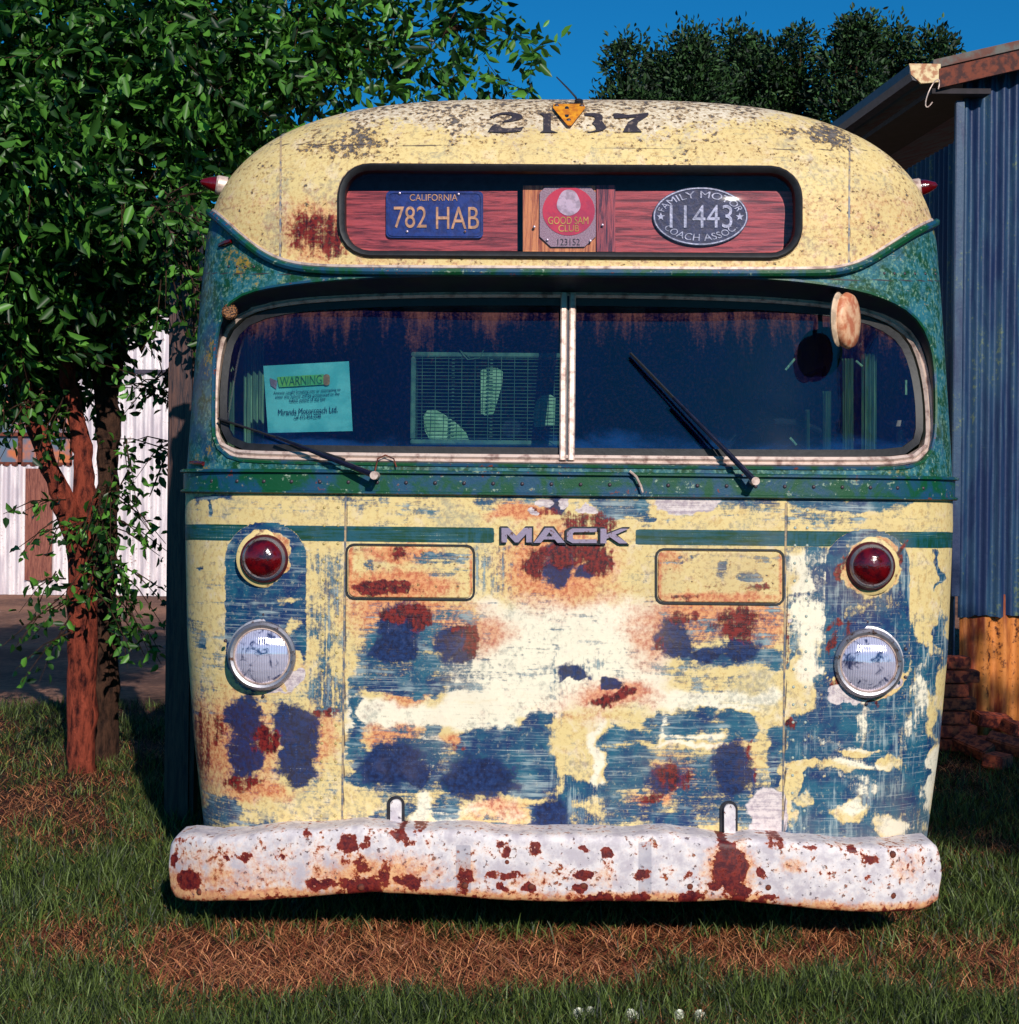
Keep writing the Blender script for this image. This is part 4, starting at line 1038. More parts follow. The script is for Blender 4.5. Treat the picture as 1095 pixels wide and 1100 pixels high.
n = len(g1); MB().add([tuple(p) for p in g1]+[tuple(p) for p in g2], [(k, (k+1) % n, n+(k+1) % n, n+k) for k in range(n)]+[tuple(n+k for k in range(n))]).build('destination_box', simple('box_inner', s2l(60, 70, 96), .8), bus)
def wood(name, c1, c2, horiz=True):
    m, nt, out = newmat(name); N = NT(nt); co = N.coord()
    v = N.mapping(co, (6, 6, 90) if horiz else (90, 6, 6)); a = N.noise(v, 1, 7, .7, .8); b = N.noise(co, 60, 4)
    c = N.mix(N.ss(a, .36, .62), c1, c2)
    N.out(N.bsdf(c, .45, 0, N.bump(a, .001), .4), out); return m
WD1 = wood('red_stained_board', s2l(90, 24, 32), s2l(196, 84, 84)); WD2 = wood('orange_vertical_board', s2l(150, 70, 40), s2l(236, 160, 96), False)
WD3 = wood('burnt_vertical_board', s2l(40, 16, 50), s2l(190, 90, 90), False)
BD = Fd(.06)
def rect_px(x0, y0, x1, y1): return [(x0, y0), (x1, y0), (x1, y1), (x0, y1)]
slab(rect_px(372, 206, 556, 270), 'backing_board', WD1, bus, BD, 0, .012)
slab(rect_px(655, 206, 854, 272), 'backing_board', WD1, bus, BD, 0, .012)
slab(rect_px(562, 200, 640, 271), 'backing_board', WD2, bus, BD, 0, .012)
slab(rect_px(641, 200, 661, 271), 'backing_board', WD3, bus, BD, .004, .012)
# licence plate
PB = simple('plate_blue', s2l(14, 58, 140), .4, scale=40, col2=s2l(10, 40, 110)); PY = simple('plate_yellow', s2l(226, 180, 130), .5, scale=60)
lp = slab(rrect(467.5, 231.5, 52, 25, 5, 4, .004), 'licence_plate', PB, bus, BD, .018, .003)
rr_ = resample(rrect(467.5, 231.5, 50, 23, 5, 4, .004), 80)
MB().sweep(surf_path(rr_, BD, .022), [(-.002, -.003), (-.002, .002), (.002, .002), (.002, -.003)], True).build('plate_rim', PB, lp, True)
text_px('CALIFORNIA', 441, 210, 492, 217, 'plate_state', PY, lp, BD, .0225, .001)
text_px('782', 424, 223, 459, 246, 'plate_number', PY, lp, BD, .0225, .0015); text_px('HAB', 469, 223.5, 515, 247, 'plate_number', PY, lp, BD, .0225, .0015)
m = MB()
for (x, y) in ((430, 209), (493, 210), (438, 250), (500, 250), (574, 245), (588, 259), (634, 260), (647, 243)):
    q = isect([x], [y], BD, .022)[0]; m.lathe(q, [(.0045, -.002), (.004, .003), (.0001, .004)], (0, -1, 0), 10)
m.build('screw', CHROME, bus, True)
# club plate: red disc on perforated octagon
PERF = simple('perforated_plate', s2l(180, 160, 170), .5, scale=420, col2=s2l(140, 112, 124), detail=1, thr=(.45, .55))
cp = slab([(580, 208), (586, 202), (634, 202), (640, 208), (640, 255), (628, 266), (592, 266), (580, 255)], 'club_plate', PERF, bus, BD, .018, .002)
REDD = simple('club_red_disc', s2l(214, 40, 74), .5, scale=16, col2=s2l(184, 30, 76)); WHT = simple('plate_white_ink', s2l(214, 200, 214), .6, scale=50)
GOLD = simple('gold_ink', s2l(226, 190, 90), .6)
disc = [(611+28*math.cos(a), 228+26*math.sin(a)) for a in np.linspace(0, 2*math.pi, 48, endpoint=False)]
slab(disc, 'red_disc', REDD, cp, BD, .0205, .001)
slab([(611+12.5*math.cos(a)*(1+.08*math.sin(3*a)), 219+14*math.sin(a)) for a in np.linspace(0, 2*math.pi, 30, endpoint=False)], 'pale_figure', WHT, cp, BD, .022, .001)
text_px('GOOD SAM', 589, 234, 632, 242, 'club_lettering', GOLD, cp, BD, .0222, .001); text_px('CLUB', 600, 243, 622, 250, 'club_lettering', GOLD, cp, BD, .0222, .001)
text_px('123152', 599, 257.5, 623, 264.5, 'club_number', BLACK, cp, BD, .0205, .001)
# oval badge
OVB = simple('badge_dark', s2l(28, 44, 84), .4, scale=50, col2=s2l(20, 30, 60)); SIL = simple('badge_silver', s2l(176, 186, 200), .35, .3, scale=60)
ov = lambda rx, ry, n=60: [(752+rx*math.cos(a), 233.5+ry*math.sin(a)) for a in np.linspace(0, 2*math.pi, n, endpoint=False)]
bd = slab(ov(51, 31.5), 'oval_badge', OVB, bus, BD, .018, .003)
MB().sweep(surf_path(np.array(ov(49.5, 30)), BD, .022), [(-.003, -.003), (-.002, .002), (.002, .002), (.003, -.003)], True).build('badge_rim', SIL, bd, True)
text_px('11443', 719, 221.5, 786, 246, 'badge_number', SIL, bd, BD, .0222, .002)
text_px('FAMILY MOTOR', 0, 0, 0, 0, 'badge_lettering', SIL, bd, BD, .0222, .001, arc=(752, 233.5, 40, 19.5, 194, 346, 7.5, 1))
text_px('COACH ASSOC.', 0, 0, 0, 0, 'badge_lettering', SIL, bd, BD, .0222, .001, arc=(752, 233.5, 45, 26.5, 152, 28, 7.5, -1))
for sx_ in (709.5, 794):
    slab([(sx_+(4.6 if k % 2 == 0 else 1.9)*math.sin(k*math.pi/5), 234-(4.6 if k % 2 == 0 else 1.9)*math.cos(k*math.pi/5)) for k in range(10)], 'badge_star', SIL, bd, BD, .0222, .001)
# ---------------------------------------------------------------- lamps
def outn(x, z):
    e = .004; fx = (float(F(x+e, z))-float(F(x-e, z)))/(2*e); return Vector((fx, -1, 0)).normalized()
def headlight(px, py, lab):
    c = isect([px], [py])[0]; ax = (0, -1, 0)
    pl_ = MB().lathe(c, [(.118, -.01), (.117, .003), (.105, .006), (.098, .004)], ax, 48).build('headlight', CHROME, bus, True)
    pl_['label'] = lab
    MB().lathe(c, [(.108, .004), (.111, .016), (.108, .030), (.100, .037), (.092, .034), (.089, .026)], ax, 56).build('headlight_rim', CHROME, pl_, True)
    MB().lathe(c, [(.0905, .02), (.0905, .030), (.087, .033), (.085, .028)], ax, 56).build('inner_ring', ALU, pl_, True)
    MB().lathe(c, [(.087, .028), (.07, .038), (.045, .046), (.02, .050), (.0001, .051)], ax, 48).build('lens', HEADL, pl_, True)
    m = MB()
    for a in (90, 20, 160, -90, -20): m.lathe((c[0]+.131*math.cos(math.radians(a)), c[1], c[2]+.131*math.sin(math.radians(a))), [(.006, -.004), (.005, .003), (.0001, .004)], ax, 10)
    m.build('screw', RIV, pl_, True)
def signal(px, py, lab):
    c = isect([px], [py])[0]; ax = (0, -1, 0)
    pl_ = MB().lathe(c, [(.094, -.01), (.093, .002), (.086, .006), (.076, .008), (.074, .006)], ax, 40).build('turn_signal', simple('signal_base_cream', s2l(214, 190, 130), .5, scale=30, col2=s2l(110, 60, 50), thr=(.34, .5)), bus, True)
    pl_['label'] = lab
    MB().lathe(c, [(.078, .004), (.077, .020), (.072, .026), (.068, .024)], ax, 40).build('lamp_rim', simple('signal_rim', s2l(80, 18, 26), .4, scale=60), pl_, True)
    MB().lathe(c, [(.070, .018), (.069, .030), (.062, .040), (.060, .038)], ax, 40).build('lens_ring', CHROME, pl_, True)
    MB().lathe(c, [(.061, .036), (.052, .048), (.035, .058), (.015, .063), (.0001, .064)], ax, 40).build('lens', REDL, pl_, True)
headlight(283, 704, 'left round headlight in a blue painted panel'); headlight(931.5, 712, 'right round headlight with chipped rusty surround')
signal(285, 600, 'left red lamp above headlight'); signal(934.5, 608, 'right red lamp with rust flaked base')
def cone_lamp(px, py, d, s_):
    c = Vector(isect([px], [py])[0]); d = Vector(d).normalized()
    MB().lathe(c, [(.030*s_, -.02), (.030*s_, .012), (.026*s_, .018)], d, 20).build('marker_lamp', ALU, bus, True)
    o = MB().lathe(c, [(.026*s_, .014), (.020*s_, .04), (.010*s_, .065), (.0001, .072)], d, 20).build('marker_lens', REDL, bus, True); 
cone_lamp(991, 197, (.9, -.25, .12), 1.1); cone_lamp(228, 190, (-.9, -.25, .12), 1.1)
for (x0, y0, x1, y1) in ((236, 264, 249, 259), (205, 497, 219, 498)):
    q = isect([x0, x1], [y0, y1], F, .006); MB().tube([q[0], (q[0]+q[1])/2+np.array([0, -.004, 0]), q[1]], [.006, .009, .007], 10).build('small_red_lamp', REDL, bus, True)
# speaker-like round vent at left corner
q = isect([246], [334], F, -.02)[0]
MB().lathe(q, [(.024, -.01), (.026, .012), (.02, .018), (.0001, .018)], (0.1, -1, -.1), 24).build('corner_vent', simple('mesh_vent', s2l(150, 100, 60), .5, .3, scale=200, detail=1, col2=s2l(40, 24, 24)), bus, True)
# ---------------------------------------------------------------- mirror at top right
q = isect([905], [343], F, .04)[0]
m = MB()
c = Vector((q[0], q[1]-.01, q[2]))
M3 = Matrix.Rotation(math.radians(68), 3, 'Z')
def oval(c, rx, rz, th, ang, n=28, dish=0.0):
    V = []; R = Matrix.Rotation(ang, 3, 'Z')
    prof = [(0, -th), (.6, -th*.95), (.92, -th*.7), (1, 0), (.94, th*.6), (.6, th+dish), (0, th+dish*1.3)]
    for (s_, h) in prof:
        for k in range(n):
            a = 2*math.pi*k/n; V.append(c+R @ Vector((max(s_, .001)*rx*math.cos(a), h, max(s_, .001)*rz*math.sin(a))))
    Fc = [(i*n+k, i*n+(k+1) % n, (i+1)*n+(k+1) % n, (i+1)*n+k) for i in range(len(prof)-1) for k in range(n)]
    return V, Fc
MIR = simple('mirror_shell', s2l(226, 178, 140), .5, scale=24, col2=s2l(190, 110, 76))
V, Fc = oval(c+Vector((.008, 0, -.01)), .078, .090, .020, math.radians(56)); mo = MB().add(V, Fc).build('mirror', MIR, bus, True, angle=70)
V, Fc = oval(c+Vector((-.024, -.020, -.008)), .070, .086, .009, math.radians(60)); MB().add(V, Fc).build('mirror_rim', simple('mirror_rim_pale', s2l(220, 190, 160), .4, scale=40), mo, True, angle=70)
MB().tube([c+Vector((0, .02, .05)), c+Vector((-.02, .1, .09)), c+Vector((-.03, .16, .10))], .008, 8).build('mirror_arm', BLACK, mo, True)
# ---------------------------------------------------------------- wipers
WIP = simple('wiper_metal', s2l(30, 34, 60), .35, .5, scale=60)
def wiper(pts, piv):
    P = isect([p[0] for p in pts], [p[1] for p in pts], Gl)
    offs = [.075, .06, .045, .03]; 
    A = [Vector(P[i])+Vector((0, -offs[i], 0)) for i in range(len(P))]
    w = MB().tube([A[0], A[0]*.55+A[1]*.45, A[1]], [.010, .008, .005], 8).build('wiper', WIP, bus, True)
    MB().tube([A[0]+Vector((0, .10, 0)), A[0]+Vector((0, -.015, 0))], .013, 12).build('pivot', ALU, w, True)
    b0, b1 = A[2], A[3]
    m = MB().tube([b0+Vector((0, -.004, 0)), (b0+b1)/2+Vector((0, -.010, 0)), b1], .0035, 6); m.tube([b0+Vector((0, .014, 0)), b1+Vector((0, .014, 0))], .0042, 6)
    m.build('blade', RUBBER, w, True)
wiper([(405, 511), (300, 470), (372, 494), (236, 450)], None)
wiper([(808, 517), (722, 428), (780, 488), (677, 380)], None)
# little wire loop and hooks
q = isect([404, 407, 415, 424, 427], [506, 493, 489, 493, 502], Gl, .03); MB().tube([Vector(p) for p in q], .0025, 6).build('wire_loop', RUSTM, bus, True)
q = isect([676, 683, 688, 690], [506, 512, 522, 529], F, .028); MB().tube([Vector(p) for p in q], .004, 6).build('hose', ALU, bus, True)
# ---------------------------------------------------------------- bumper
T = [(181.5, 925), (183, 905), (188, 898), (200, 896), (220, 899), (252, 898), (292, 893), (361, 890), (389, 887.5), (425, 891), (465, 892), (501, 891), (533, 896), (600, 897), (668, 898), (717, 894), (754, 900), (781, 904), (812, 900), (853, 905), (916, 909), (962, 911), (990, 908), (1003, 907), (1009, 912), (1011.5, 932)]
Bt = [(181.5, 935), (183, 958), (188, 967), (200, 970), (220, 971), (280, 969), (341, 965), (369, 962), (401, 960), (461, 963), (521, 969), (600, 970.5), (668, 971), (727, 972), (781, 970), (835, 975), (889, 980), (944, 983), (980, 981), (998, 977), (1008, 969), (1011.5, 944)]
xs = np.r_[np.linspace(181.8, 200, 12), np.linspace(201.5, 992, 400), np.linspace(993, 1011.3, 12)]
def bfront(x, z):
    x = np.asarray(x, float); u = np.abs(x)/1.24
    dent = .012*(vnoise(x*5+3, z*0+.5, 3)-.5)+.006*(vnoise(x*13, z*5, 8)-.5)
    return -.14+.10*u**2+.10*u**8+dent
tops = np.interp(xs, *zip(*T)); bots = np.interp(xs, *zip(*Bt))
wob = lambda s: (vnoise(xs/38., xs*0, s)-.5)*2.4+(vnoise(xs/11., xs*0, s+4)-.5)*1.2
tops = tops+wob(3); bots = bots+wob(9)*.7
# profile rows: (t along top->bottom, depth inward)
rows = [(0.0, .16), (.0, .10), (.0, .04), (.008, .020), (.03, .007), (.07, .001)]+[(t, .002-.006*math.sin(math.pi*t)) for t in np.linspace(.14, .86, 34)]+[(.92, .001), (.965, .006), (.99, .018), (1.0, .04), (1.0, .10)]
VV = []; PX = []; PY = []
for t, dpt in rows:
    pyr = tops+(bots-tops)*t
    P = isect(xs, pyr, bfront)
    P[:, 1] += dpt
    VV.append(P); PX.append(xs); PY.append(pyr)
VV = np.array(VV); nr, ncx = VV.shape[:2]; PX = np.array(PX).ravel(); PY = np.array(PY).ravel()
Q = (np.arange(nr-1)[:, None]*ncx+np.arange(ncx-1)[None]); Q = np.stack([Q, Q+ncx, Q+ncx+1, Q+1], -1).reshape(-1, 4)
n3 = fbm(PX/8, PY/8, 41, 3)-.5; n4 = fbm(PX/8, PY/8, 47, 3)-.5; wx, wy = PX+n3*12, PY+n4*10
rust = np.zeros_like(PX)+.14
for (cx_, cy_, rx, ry, v) in [(374, 907, 11, 9, 1), (372, 922, 4, 8, .5), (393, 905, 6, 9, .7), (205, 944, 13, 11, .95), (188, 925, 6, 9, .9), (192, 905, 8, 5, .5), (262, 920, 9, 5, .6), (245, 922, 6, 5, .6), (300, 923, 6, 4, .5), (240, 958, 8, 4, .55), (345, 950, 18, 6, .8), (390, 950, 26, 10, .8), (412, 935, 9, 16, .6), (440, 947, 16, 8, .85), (430, 898, 12, 6, .8), (386, 930, 10, 14, .5), (440, 905, 6, 4, .6), (498, 945, 9, 13, .85), (540, 907, 8, 4, .6), (575, 910, 7, 10, .6), (540, 940, 22, 5, .75), (568, 953, 7, 6, .9), (540, 952, 6, 5, .9), (545, 914, 5, 5, .7), (628, 912, 6, 4, .8), (626, 940, 12, 5, .9), (624, 954, 6, 6, .95), (653, 915, 6, 5, .85), (693, 940, 9, 6, .8), (645, 964, 14, 5, .8), (740, 963, 16, 6, .8), (690, 964, 10, 5, .7), (740, 938, 8, 5, .5), (785, 935, 18, 26, 1), (782, 908, 12, 6, .9), (795, 960, 14, 9, .85), (832, 908, 12, 7, .7), (818, 938, 5, 9, .7), (828, 965, 8, 5, .7), (872, 913, 8, 3, .6), (915, 915, 6, 4, .7), (935, 924, 10, 6, .7), (935, 945, 5, 5, .5), (975, 925, 4, 12, .45), (770, 950, 8, 10, .8), (450, 893, 8, 3, .6), (333, 895, 8, 3, .6)]:
    rust = np.maximum(rust, v*ell(wx, wy, cx_, cy_, rx, ry, 0, .7))
tt = np.repeat([r[0] for r in rows], ncx)
stain = .30+(.25+.9*fbm(PX/22, PY/9, 88, 3))*np.clip((tt-.78)/.2, 0, 1)+.35*np.clip((430-PX)/250, 0, 1)*np.clip(tt*1.6, 0, 1)
for (cx_, cy_, rx, ry, v) in [(400, 940, 90, 28, .75), (240, 945, 60, 20, .6), (560, 945, 50, 18, .5), (785, 935, 34, 34, .8), (850, 930, 20, 12, .6), (640, 945, 50, 16, .45), (975, 930, 24, 26, .5), (500, 940, 20, 20, .6)]:
    stain = np.maximum(stain, v*ell(wx, wy, cx_, cy_, rx, ry, 0, 1.2))
greyp = np.maximum(box_(PX, PY, 686, 905, 700, 960, 3), box_(PX, PY, 490, 908, 506, 960, 3))
rust = rust+(.1+.6*fbm(PX/16, PY/30, 18, 3))*np.clip((tt-.88)/.1, 0, 1)
Aw = np.stack([rust, stain, greyp, 1+0*rust], 1)
bmp = mkmesh('bumper', VV.reshape(-1, 3), Q, BUMPER, bus, True, {'wear': Aw})
# end caps so the bumper is closed
q = isect([500, 545, 571, 627, 741, 825, 959, 959, 215, 388], [951, 926, 952, 951, 952, 953, 918, 962, 958, 953], bfront)
dome_rivets('bumper_bolt', [tuple(p) for p in q], .012, RUSTM, bmp, .35)
for sx_ in (-.6, .6): MB().box((sx_, .24, .27), (.09, .5, .07)).build('bumper_bracket', RUSTM, bus, bevel=.004)
for (cx_, cy_, y0_) in ((425.5, 893, 855), (783, 903, 860)):
    slab([(x, y) for x, y in rrect(cx_, (y0_+cy_+8)/2, 9.5, (cy_+8-y0_)/2, 9, 8)], 'tow_slot', BLACK, bus, F, .003, .003)
    slab([(x, y) for x, y in rrect(cx_+.5, (y0_+cy_+14)/2, 6, (cy_+8-y0_)/2, 5.5, 8)], 'tow_strap', BUMPER, bus, F, .007, .014)

# ================================================================== SHED on the right
def corr_wall(p0, p1, z0, z1, pitch, amp, wob=0.0, nz=2, jag=0.0):
    """corrugated sheet between two ground points; returns V, F (thin, double layer)"""
    p0 = np.array(p0, float); p1 = np.array(p1, float); L = np.linalg.norm(p1-p0); u = (p1-p0)/L; nrm = np.array([u[1], -u[0]])
    n = max(8, int(L/pitch*8)); s_ = np.linspace(0, L, n+1); off = amp*np.sin(2*math.pi*s_/pitch)
    zt = z1(s_) if callable(z1) else np.full(n+1, z1)
    V = []
    for j in range(nz+1):
        t = j/nz
        z = z0+(zt-z0)*t
        if j == 0 and jag: z = z+jag*np.abs(vnoise(s_*30, s_*0, 5))
        P = p0[None]+u[None]*s_[:, None]+nrm[None]*(off+wob*(vnoise(s_*3, s_*0+t*3, 2)-.5))[:, None]
        V.append(np.stack([P[:, 0], P[:, 1], z], 1))
    V = np.array(V).reshape(-1, 3); N1 = n+1
    I = (np.arange(nz)[:, None]*N1+np.arange(n)[None]).ravel()
    Fq = np.stack([I, I+1, I+1+N1, I+N1], -1)
    # back layer
    Vb = V.copy(); Vb[:, 0] -= nrm[0]*.004; Vb[:, 1] -= nrm[1]*.004
    k = len(V); Fb = Fq[:, ::-1]+k
    return np.vstack([V, Vb]), np.vstack([Fq, Fb])
def corr_mat(name, c1, c2, c3, rustz=None):
    m, nt, out = newmat(name); N = NT(nt); co = N.coord()
    a = N.noise(N.mapping(co, (9, 9, 1.2)), 1, 7, .65, .4); b = N.noise(co, 34, 8, .7)
    col = N.mix(N.ss(a, .38, .6), c1, c2); col = N.mix(N.ss(N.m('ADD', N.m('MULTIPLY', a, .5), N.m('MULTIPLY', b, .5)), .55, .64), col, c3)
    N.out(N.bsdf(col, .5, .1, N.bump(b, .002), .4), out); return m
BLUEC = corr_mat('shaded_blue_corrugated_paint', s2l(18, 38, 78), s2l(38, 68, 98), s2l(90, 104, 84))  # blue paint darkened so its colour carries the wall's shade
RUSTC = corr_mat('rusty_corrugated_sheet', s2l(112, 38, 22), s2l(206, 126, 60), s2l(60, 16, 16))
SHY = 9.3
s0 = W(1029, 700, SHY); sx0 = s0[0]
shed = empty('corrugated_shed', (sx0, SHY, 0), 0, 'blue corrugated iron shed with rusted eave beside the bus', 'shed')
def to_local(V, o): V = np.array(V, float); V[:, :3] -= np.array(o.location)[None]; return V
dv = np.array([math.sin(-math.radians(6)), math.cos(-math.radians(6))])
slope = (62-38)/(1095-1000)
ztop0 = W(1015, 66, SHY)[2]
roofz = lambda s_: ztop0+.0+s_*.26-.10
V, Fq = corr_wall((sx0, SHY), (sx0+4.5, SHY+.45), .72, roofz, .076*1.0, .013, .01, 3, .02); mkmesh('front_wall', to_local(V, shed), Fq, BLUEC, shed, True)
V, Fq = corr_wall((sx0+.02, SHY+.03), (sx0+4.5, SHY+.48), -.05, .86, .076*1.6, .016, .02, 2); mkmesh('rusty_skirt', to_local(V, shed), Fq, RUSTC, shed, True)
e = (sx0+dv[0]*9, SHY+dv[1]*9)
V, Fq = corr_wall(e, (sx0-.015, SHY+.02), .0, ztop0-.45, .076, .011, 0, 2); mkmesh('side_wall', to_local(V, shed), Fq, BLUEC, shed, True)
MB().box((-.03, -.03, 2.30), (.05, .04, 2.9)).build('corner_trim', BLUEC, shed, bevel=.004)
# roof slab and eave
ov_ = .28
er = W(1003, 64, SHY-.15)
r0 = Vector((er[0], SHY-.15, er[2]))-Vector(shed.location)
back = Vector((dv[0], dv[1], 0))*9.3; upx = Vector((4.6, .45, 4.6*.26))
m = MB(); th = Vector((0, 0, -.05))
V = [r0, r0+upx, r0+upx+back, r0+back]; V += [v+th for v in V]
m.add(V, [(0, 1, 2, 3), (4, 7, 6, 5), (0, 4, 5, 1), (1, 5, 6, 2), (2, 6, 7, 3), (3, 7, 4, 0)]); m.build('roof', simple('rusted_roof_sheet', s2l(100, 60, 50), .8, scale=9, col2=s2l(96, 96, 92), bumpd=.004, detail=8), shed)
m = MB(); V = []
f0 = r0+Vector((.03, -.012, -.055)); hgt = Vector((0, 0, -.11)); up2 = upx*.98
V = [f0, f0+up2, f0+up2+hgt, f0+hgt]; bk = Vector((0, .03, 0)); V += [v+bk for v in V]
m.add(V, [(0, 3, 2, 1), (4, 5, 6, 7), (0, 1, 5, 4), (3, 7, 6, 2), (0, 4, 7, 3), (1, 2, 6, 5)]); m.build('barge_board', RUSTM, shed)
GUT = simple('dark_gutter', s2l(52, 44, 60), .5, scale=20, col2=s2l(30, 26, 40))
g0 = r0+Vector((-.07, .0, -.03)); prof = [(-.07, 0), (-.068, -.05), (-.04, -.09), (.0, -.10), (.05, -.09), (.068, -.05), (.07, 0), (.062, 0), (.06, -.045), (.0, -.09), (-.06, -.045), (-.062, 0)]
m = MB(); m.sweep([g0, g0+back*.5, g0+back], [(-u, w) for u, w in prof], N=(0, 0, 1)); m.build('gutter', GUT, shed)
MB().add([g0+Vector((-.072, -.01, .004)), g0+Vector((.11, -.01, .004)), g0+Vector((.11, -.01, -.10)), g0+Vector((0, -.01, -.11)), g0+Vector((-.06, -.01, -.06)), g0+Vector((-.072, .01, .004)), g0+Vector((.11, .01, .004)), g0+Vector((.11, .01, -.10)), g0+Vector((0, .01, -.11)), g0+Vector((-.06, .01, -.06))], [(0, 4, 3, 2, 1), (5, 6, 7, 8, 9), (0, 1, 6, 5), (1, 2, 7, 6), (2, 3, 8, 7), (3, 4, 9, 8), (4, 0, 5, 9)]).build('gutter_end_cap', simple('cap_cream', s2l(220, 196, 150), .6, scale=30, col2=s2l(170, 110, 70)), shed)
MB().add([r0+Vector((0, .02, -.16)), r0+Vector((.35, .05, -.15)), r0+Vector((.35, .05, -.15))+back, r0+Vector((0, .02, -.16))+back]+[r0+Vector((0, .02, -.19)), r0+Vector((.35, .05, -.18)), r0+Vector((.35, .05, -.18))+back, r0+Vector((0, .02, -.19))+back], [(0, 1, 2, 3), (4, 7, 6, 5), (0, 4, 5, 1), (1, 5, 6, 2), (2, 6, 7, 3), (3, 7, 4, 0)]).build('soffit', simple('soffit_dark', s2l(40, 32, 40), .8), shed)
q = Vector(W(1002, 100, SHY-.3))-Vector(shed.location)
MB().tube([q+Vector((.045*math.cos(a)*.55+.03*math.sin(a), 0, .08*math.sin(a))) for a in np.linspace(.3, 5.6, 16)], .0035, 6).build('wire_hook', ALU, shed, True)
# brick pier and loose bricks
BR = simple('old_red_brick', s2l(190, 86, 56), .9, scale=26, col2=s2l(88, 34, 34), bumpd=.004, detail=8)
pb = W(1018, 790, 8.9)
pier = empty('brick_pier', (pb[0], 8.9, 0), .05, 'crumbling low red brick pier between the bus and the rusty sheet', 'pier')
m = MB(); rr = random.Random(3)
for k in range(7):
    for j in range(1): m.box(((j)*.225+rr.uniform(-.008, .008)+(.05 if k % 2 else 0), rr.uniform(-.01, .01), .04+k*.077), (.215, .105, .068))
m.build('brickwork', BR, pier, bevel=.006)
labs = ['loose red brick lying flat at the foot of the rusty sheet', 'red brick leaning on its neighbour in the small rubble heap', 'broken red brick half buried in grass by the shed', 'upper red brick lying across the rubble heap', 'red brick at the right side of the frame below the rusty sheet', 'tilted red brick nearest to the bus beside the pier']
for k, (px_, py_, dz, rz, tl) in enumerate([(1060, 795, .03, .4, .1), (1082, 800, .05, -.5, .35), (1072, 812, .02, 1.0, .1), (1066, 784, .11, .2, .2), (1094, 790, .09, .6, .3), (1046, 800, .04, -.9, .4)]):
    Yb = 1700*EYE/(py_-HY+10); a_, b_ = ray(px_, py_)
    o = MB().box((0, 0, 0), (.215, .105, .07)).build('loose_brick', BR, None, bevel=.008); o.location = (float(a_)*Yb, Yb, .03+dz); o.rotation_euler = (tl, tl*.6, rz)
    tag(o, labs[k], 'brick', 'loose bricks beside the shed')

# ================================================================== WHITE WAREHOUSE behind left
WHC = corr_mat('white_corrugated_sheet', s2l(196, 184, 192), s2l(232, 222, 224), s2l(150, 120, 116))
WY = 21.3
wl = W(-260, 600, WY); wr = W(330, 600, WY)
wh = empty('warehouse', (wl[0], WY, 0), 0, 'long white corrugated warehouse with a rusty window bank behind the leaning tree', 'warehouse')
V, Fq = corr_wall((W(76, 600, WY)[0], WY), (wr[0], WY), .0, 4.6, .12, .018, .01, 2); mkmesh('white_wall', to_local(V, wh), Fq, WHC, wh, True)
V, Fq = corr_wall((wl[0], WY), (W(76, 600, WY)[0], WY), .0, 1.75, .12, .018, .01, 2); mkmesh('lower_wall', to_local(V, wh), Fq, WHC, wh, True)
V, Fq = corr_wall((wl[0], WY), (W(76, 600, WY)[0], WY), 2.95, 4.6, .12, .018, .01, 2); mkmesh('upper_wall', to_local(V, wh), Fq, WHC, wh, True)
PANE = simple('grimy_pane', s2l(96, 110, 130), .3, scale=2.5, col2=s2l(190, 110, 70), detail=3, thr=(.4, .55))
xa, xb = wl[0], W(76, 600, WY)[0]
wn = MB().box(((xa+xb)/2-wl[0], .06, 2.35), (xb-xa, .03, 1.2)).build('window_bank', PANE, wh)
m = MB()
for k in range(13): m.box((k*(xb-xa)/12, .02, 2.35), (.05, .06, 1.2))
for k in range(4): m.box(((xb-xa)/2, .015, 1.76+k*.4), (xb-xa, .05, .05))
m.build('window_frame', RUSTM, wn)
MB().box((W(42, 600, WY)[0]-wl[0], -.03, .95), (.36, .04, 1.5)).build('door', wood('brown_plank_door', s2l(96, 50, 44), s2l(150, 92, 76), False), wh)
MB().box(((wr[0]+wl[0])/2-wl[0], 2.5, 4.68), (wr[0]-wl[0]+.6, 5.6, .12)).build('roof', simple('warehouse_roof', s2l(120, 110, 110), .7), wh)
MB().box((wr[0]-wl[0], 2.5, 2.3), (.1, 5.0, 4.6)).box((0, 2.5, 2.3), (.1, 5, 4.6)).build('end_wall', WHC, wh)
m = MB().box(((W(76, 600, WY)[0]+wr[0])/2-wl[0], -.03, 3.02), (wr[0]-W(76, 600, WY)[0], .03, .05)).build('sheet_joint', simple('joint_grey', s2l(60, 50, 70), .6), wh)

# ================================================================== POST
p0_ = W(195, 800, 6.8)
post = empty('timber_post', (p0_[0]+.0, 6.8, 0), 0, 'weathered timber post, darkened for shade, standing behind the left corner of the bus', 'post')
TIM = wood('weathered_timber', s2l(24, 22, 34), s2l(92, 62, 54), False)  # timber tone darkened to carry the shade beside the bus
MB().box((0, 0, 1.25), (.125, .13, 2.5)).build('shaft', TIM, post, bevel=.02)
MB().box((0, -.0, 2.53), (.15, .16, .05)).build('cap', TIM, post, bevel=.01)

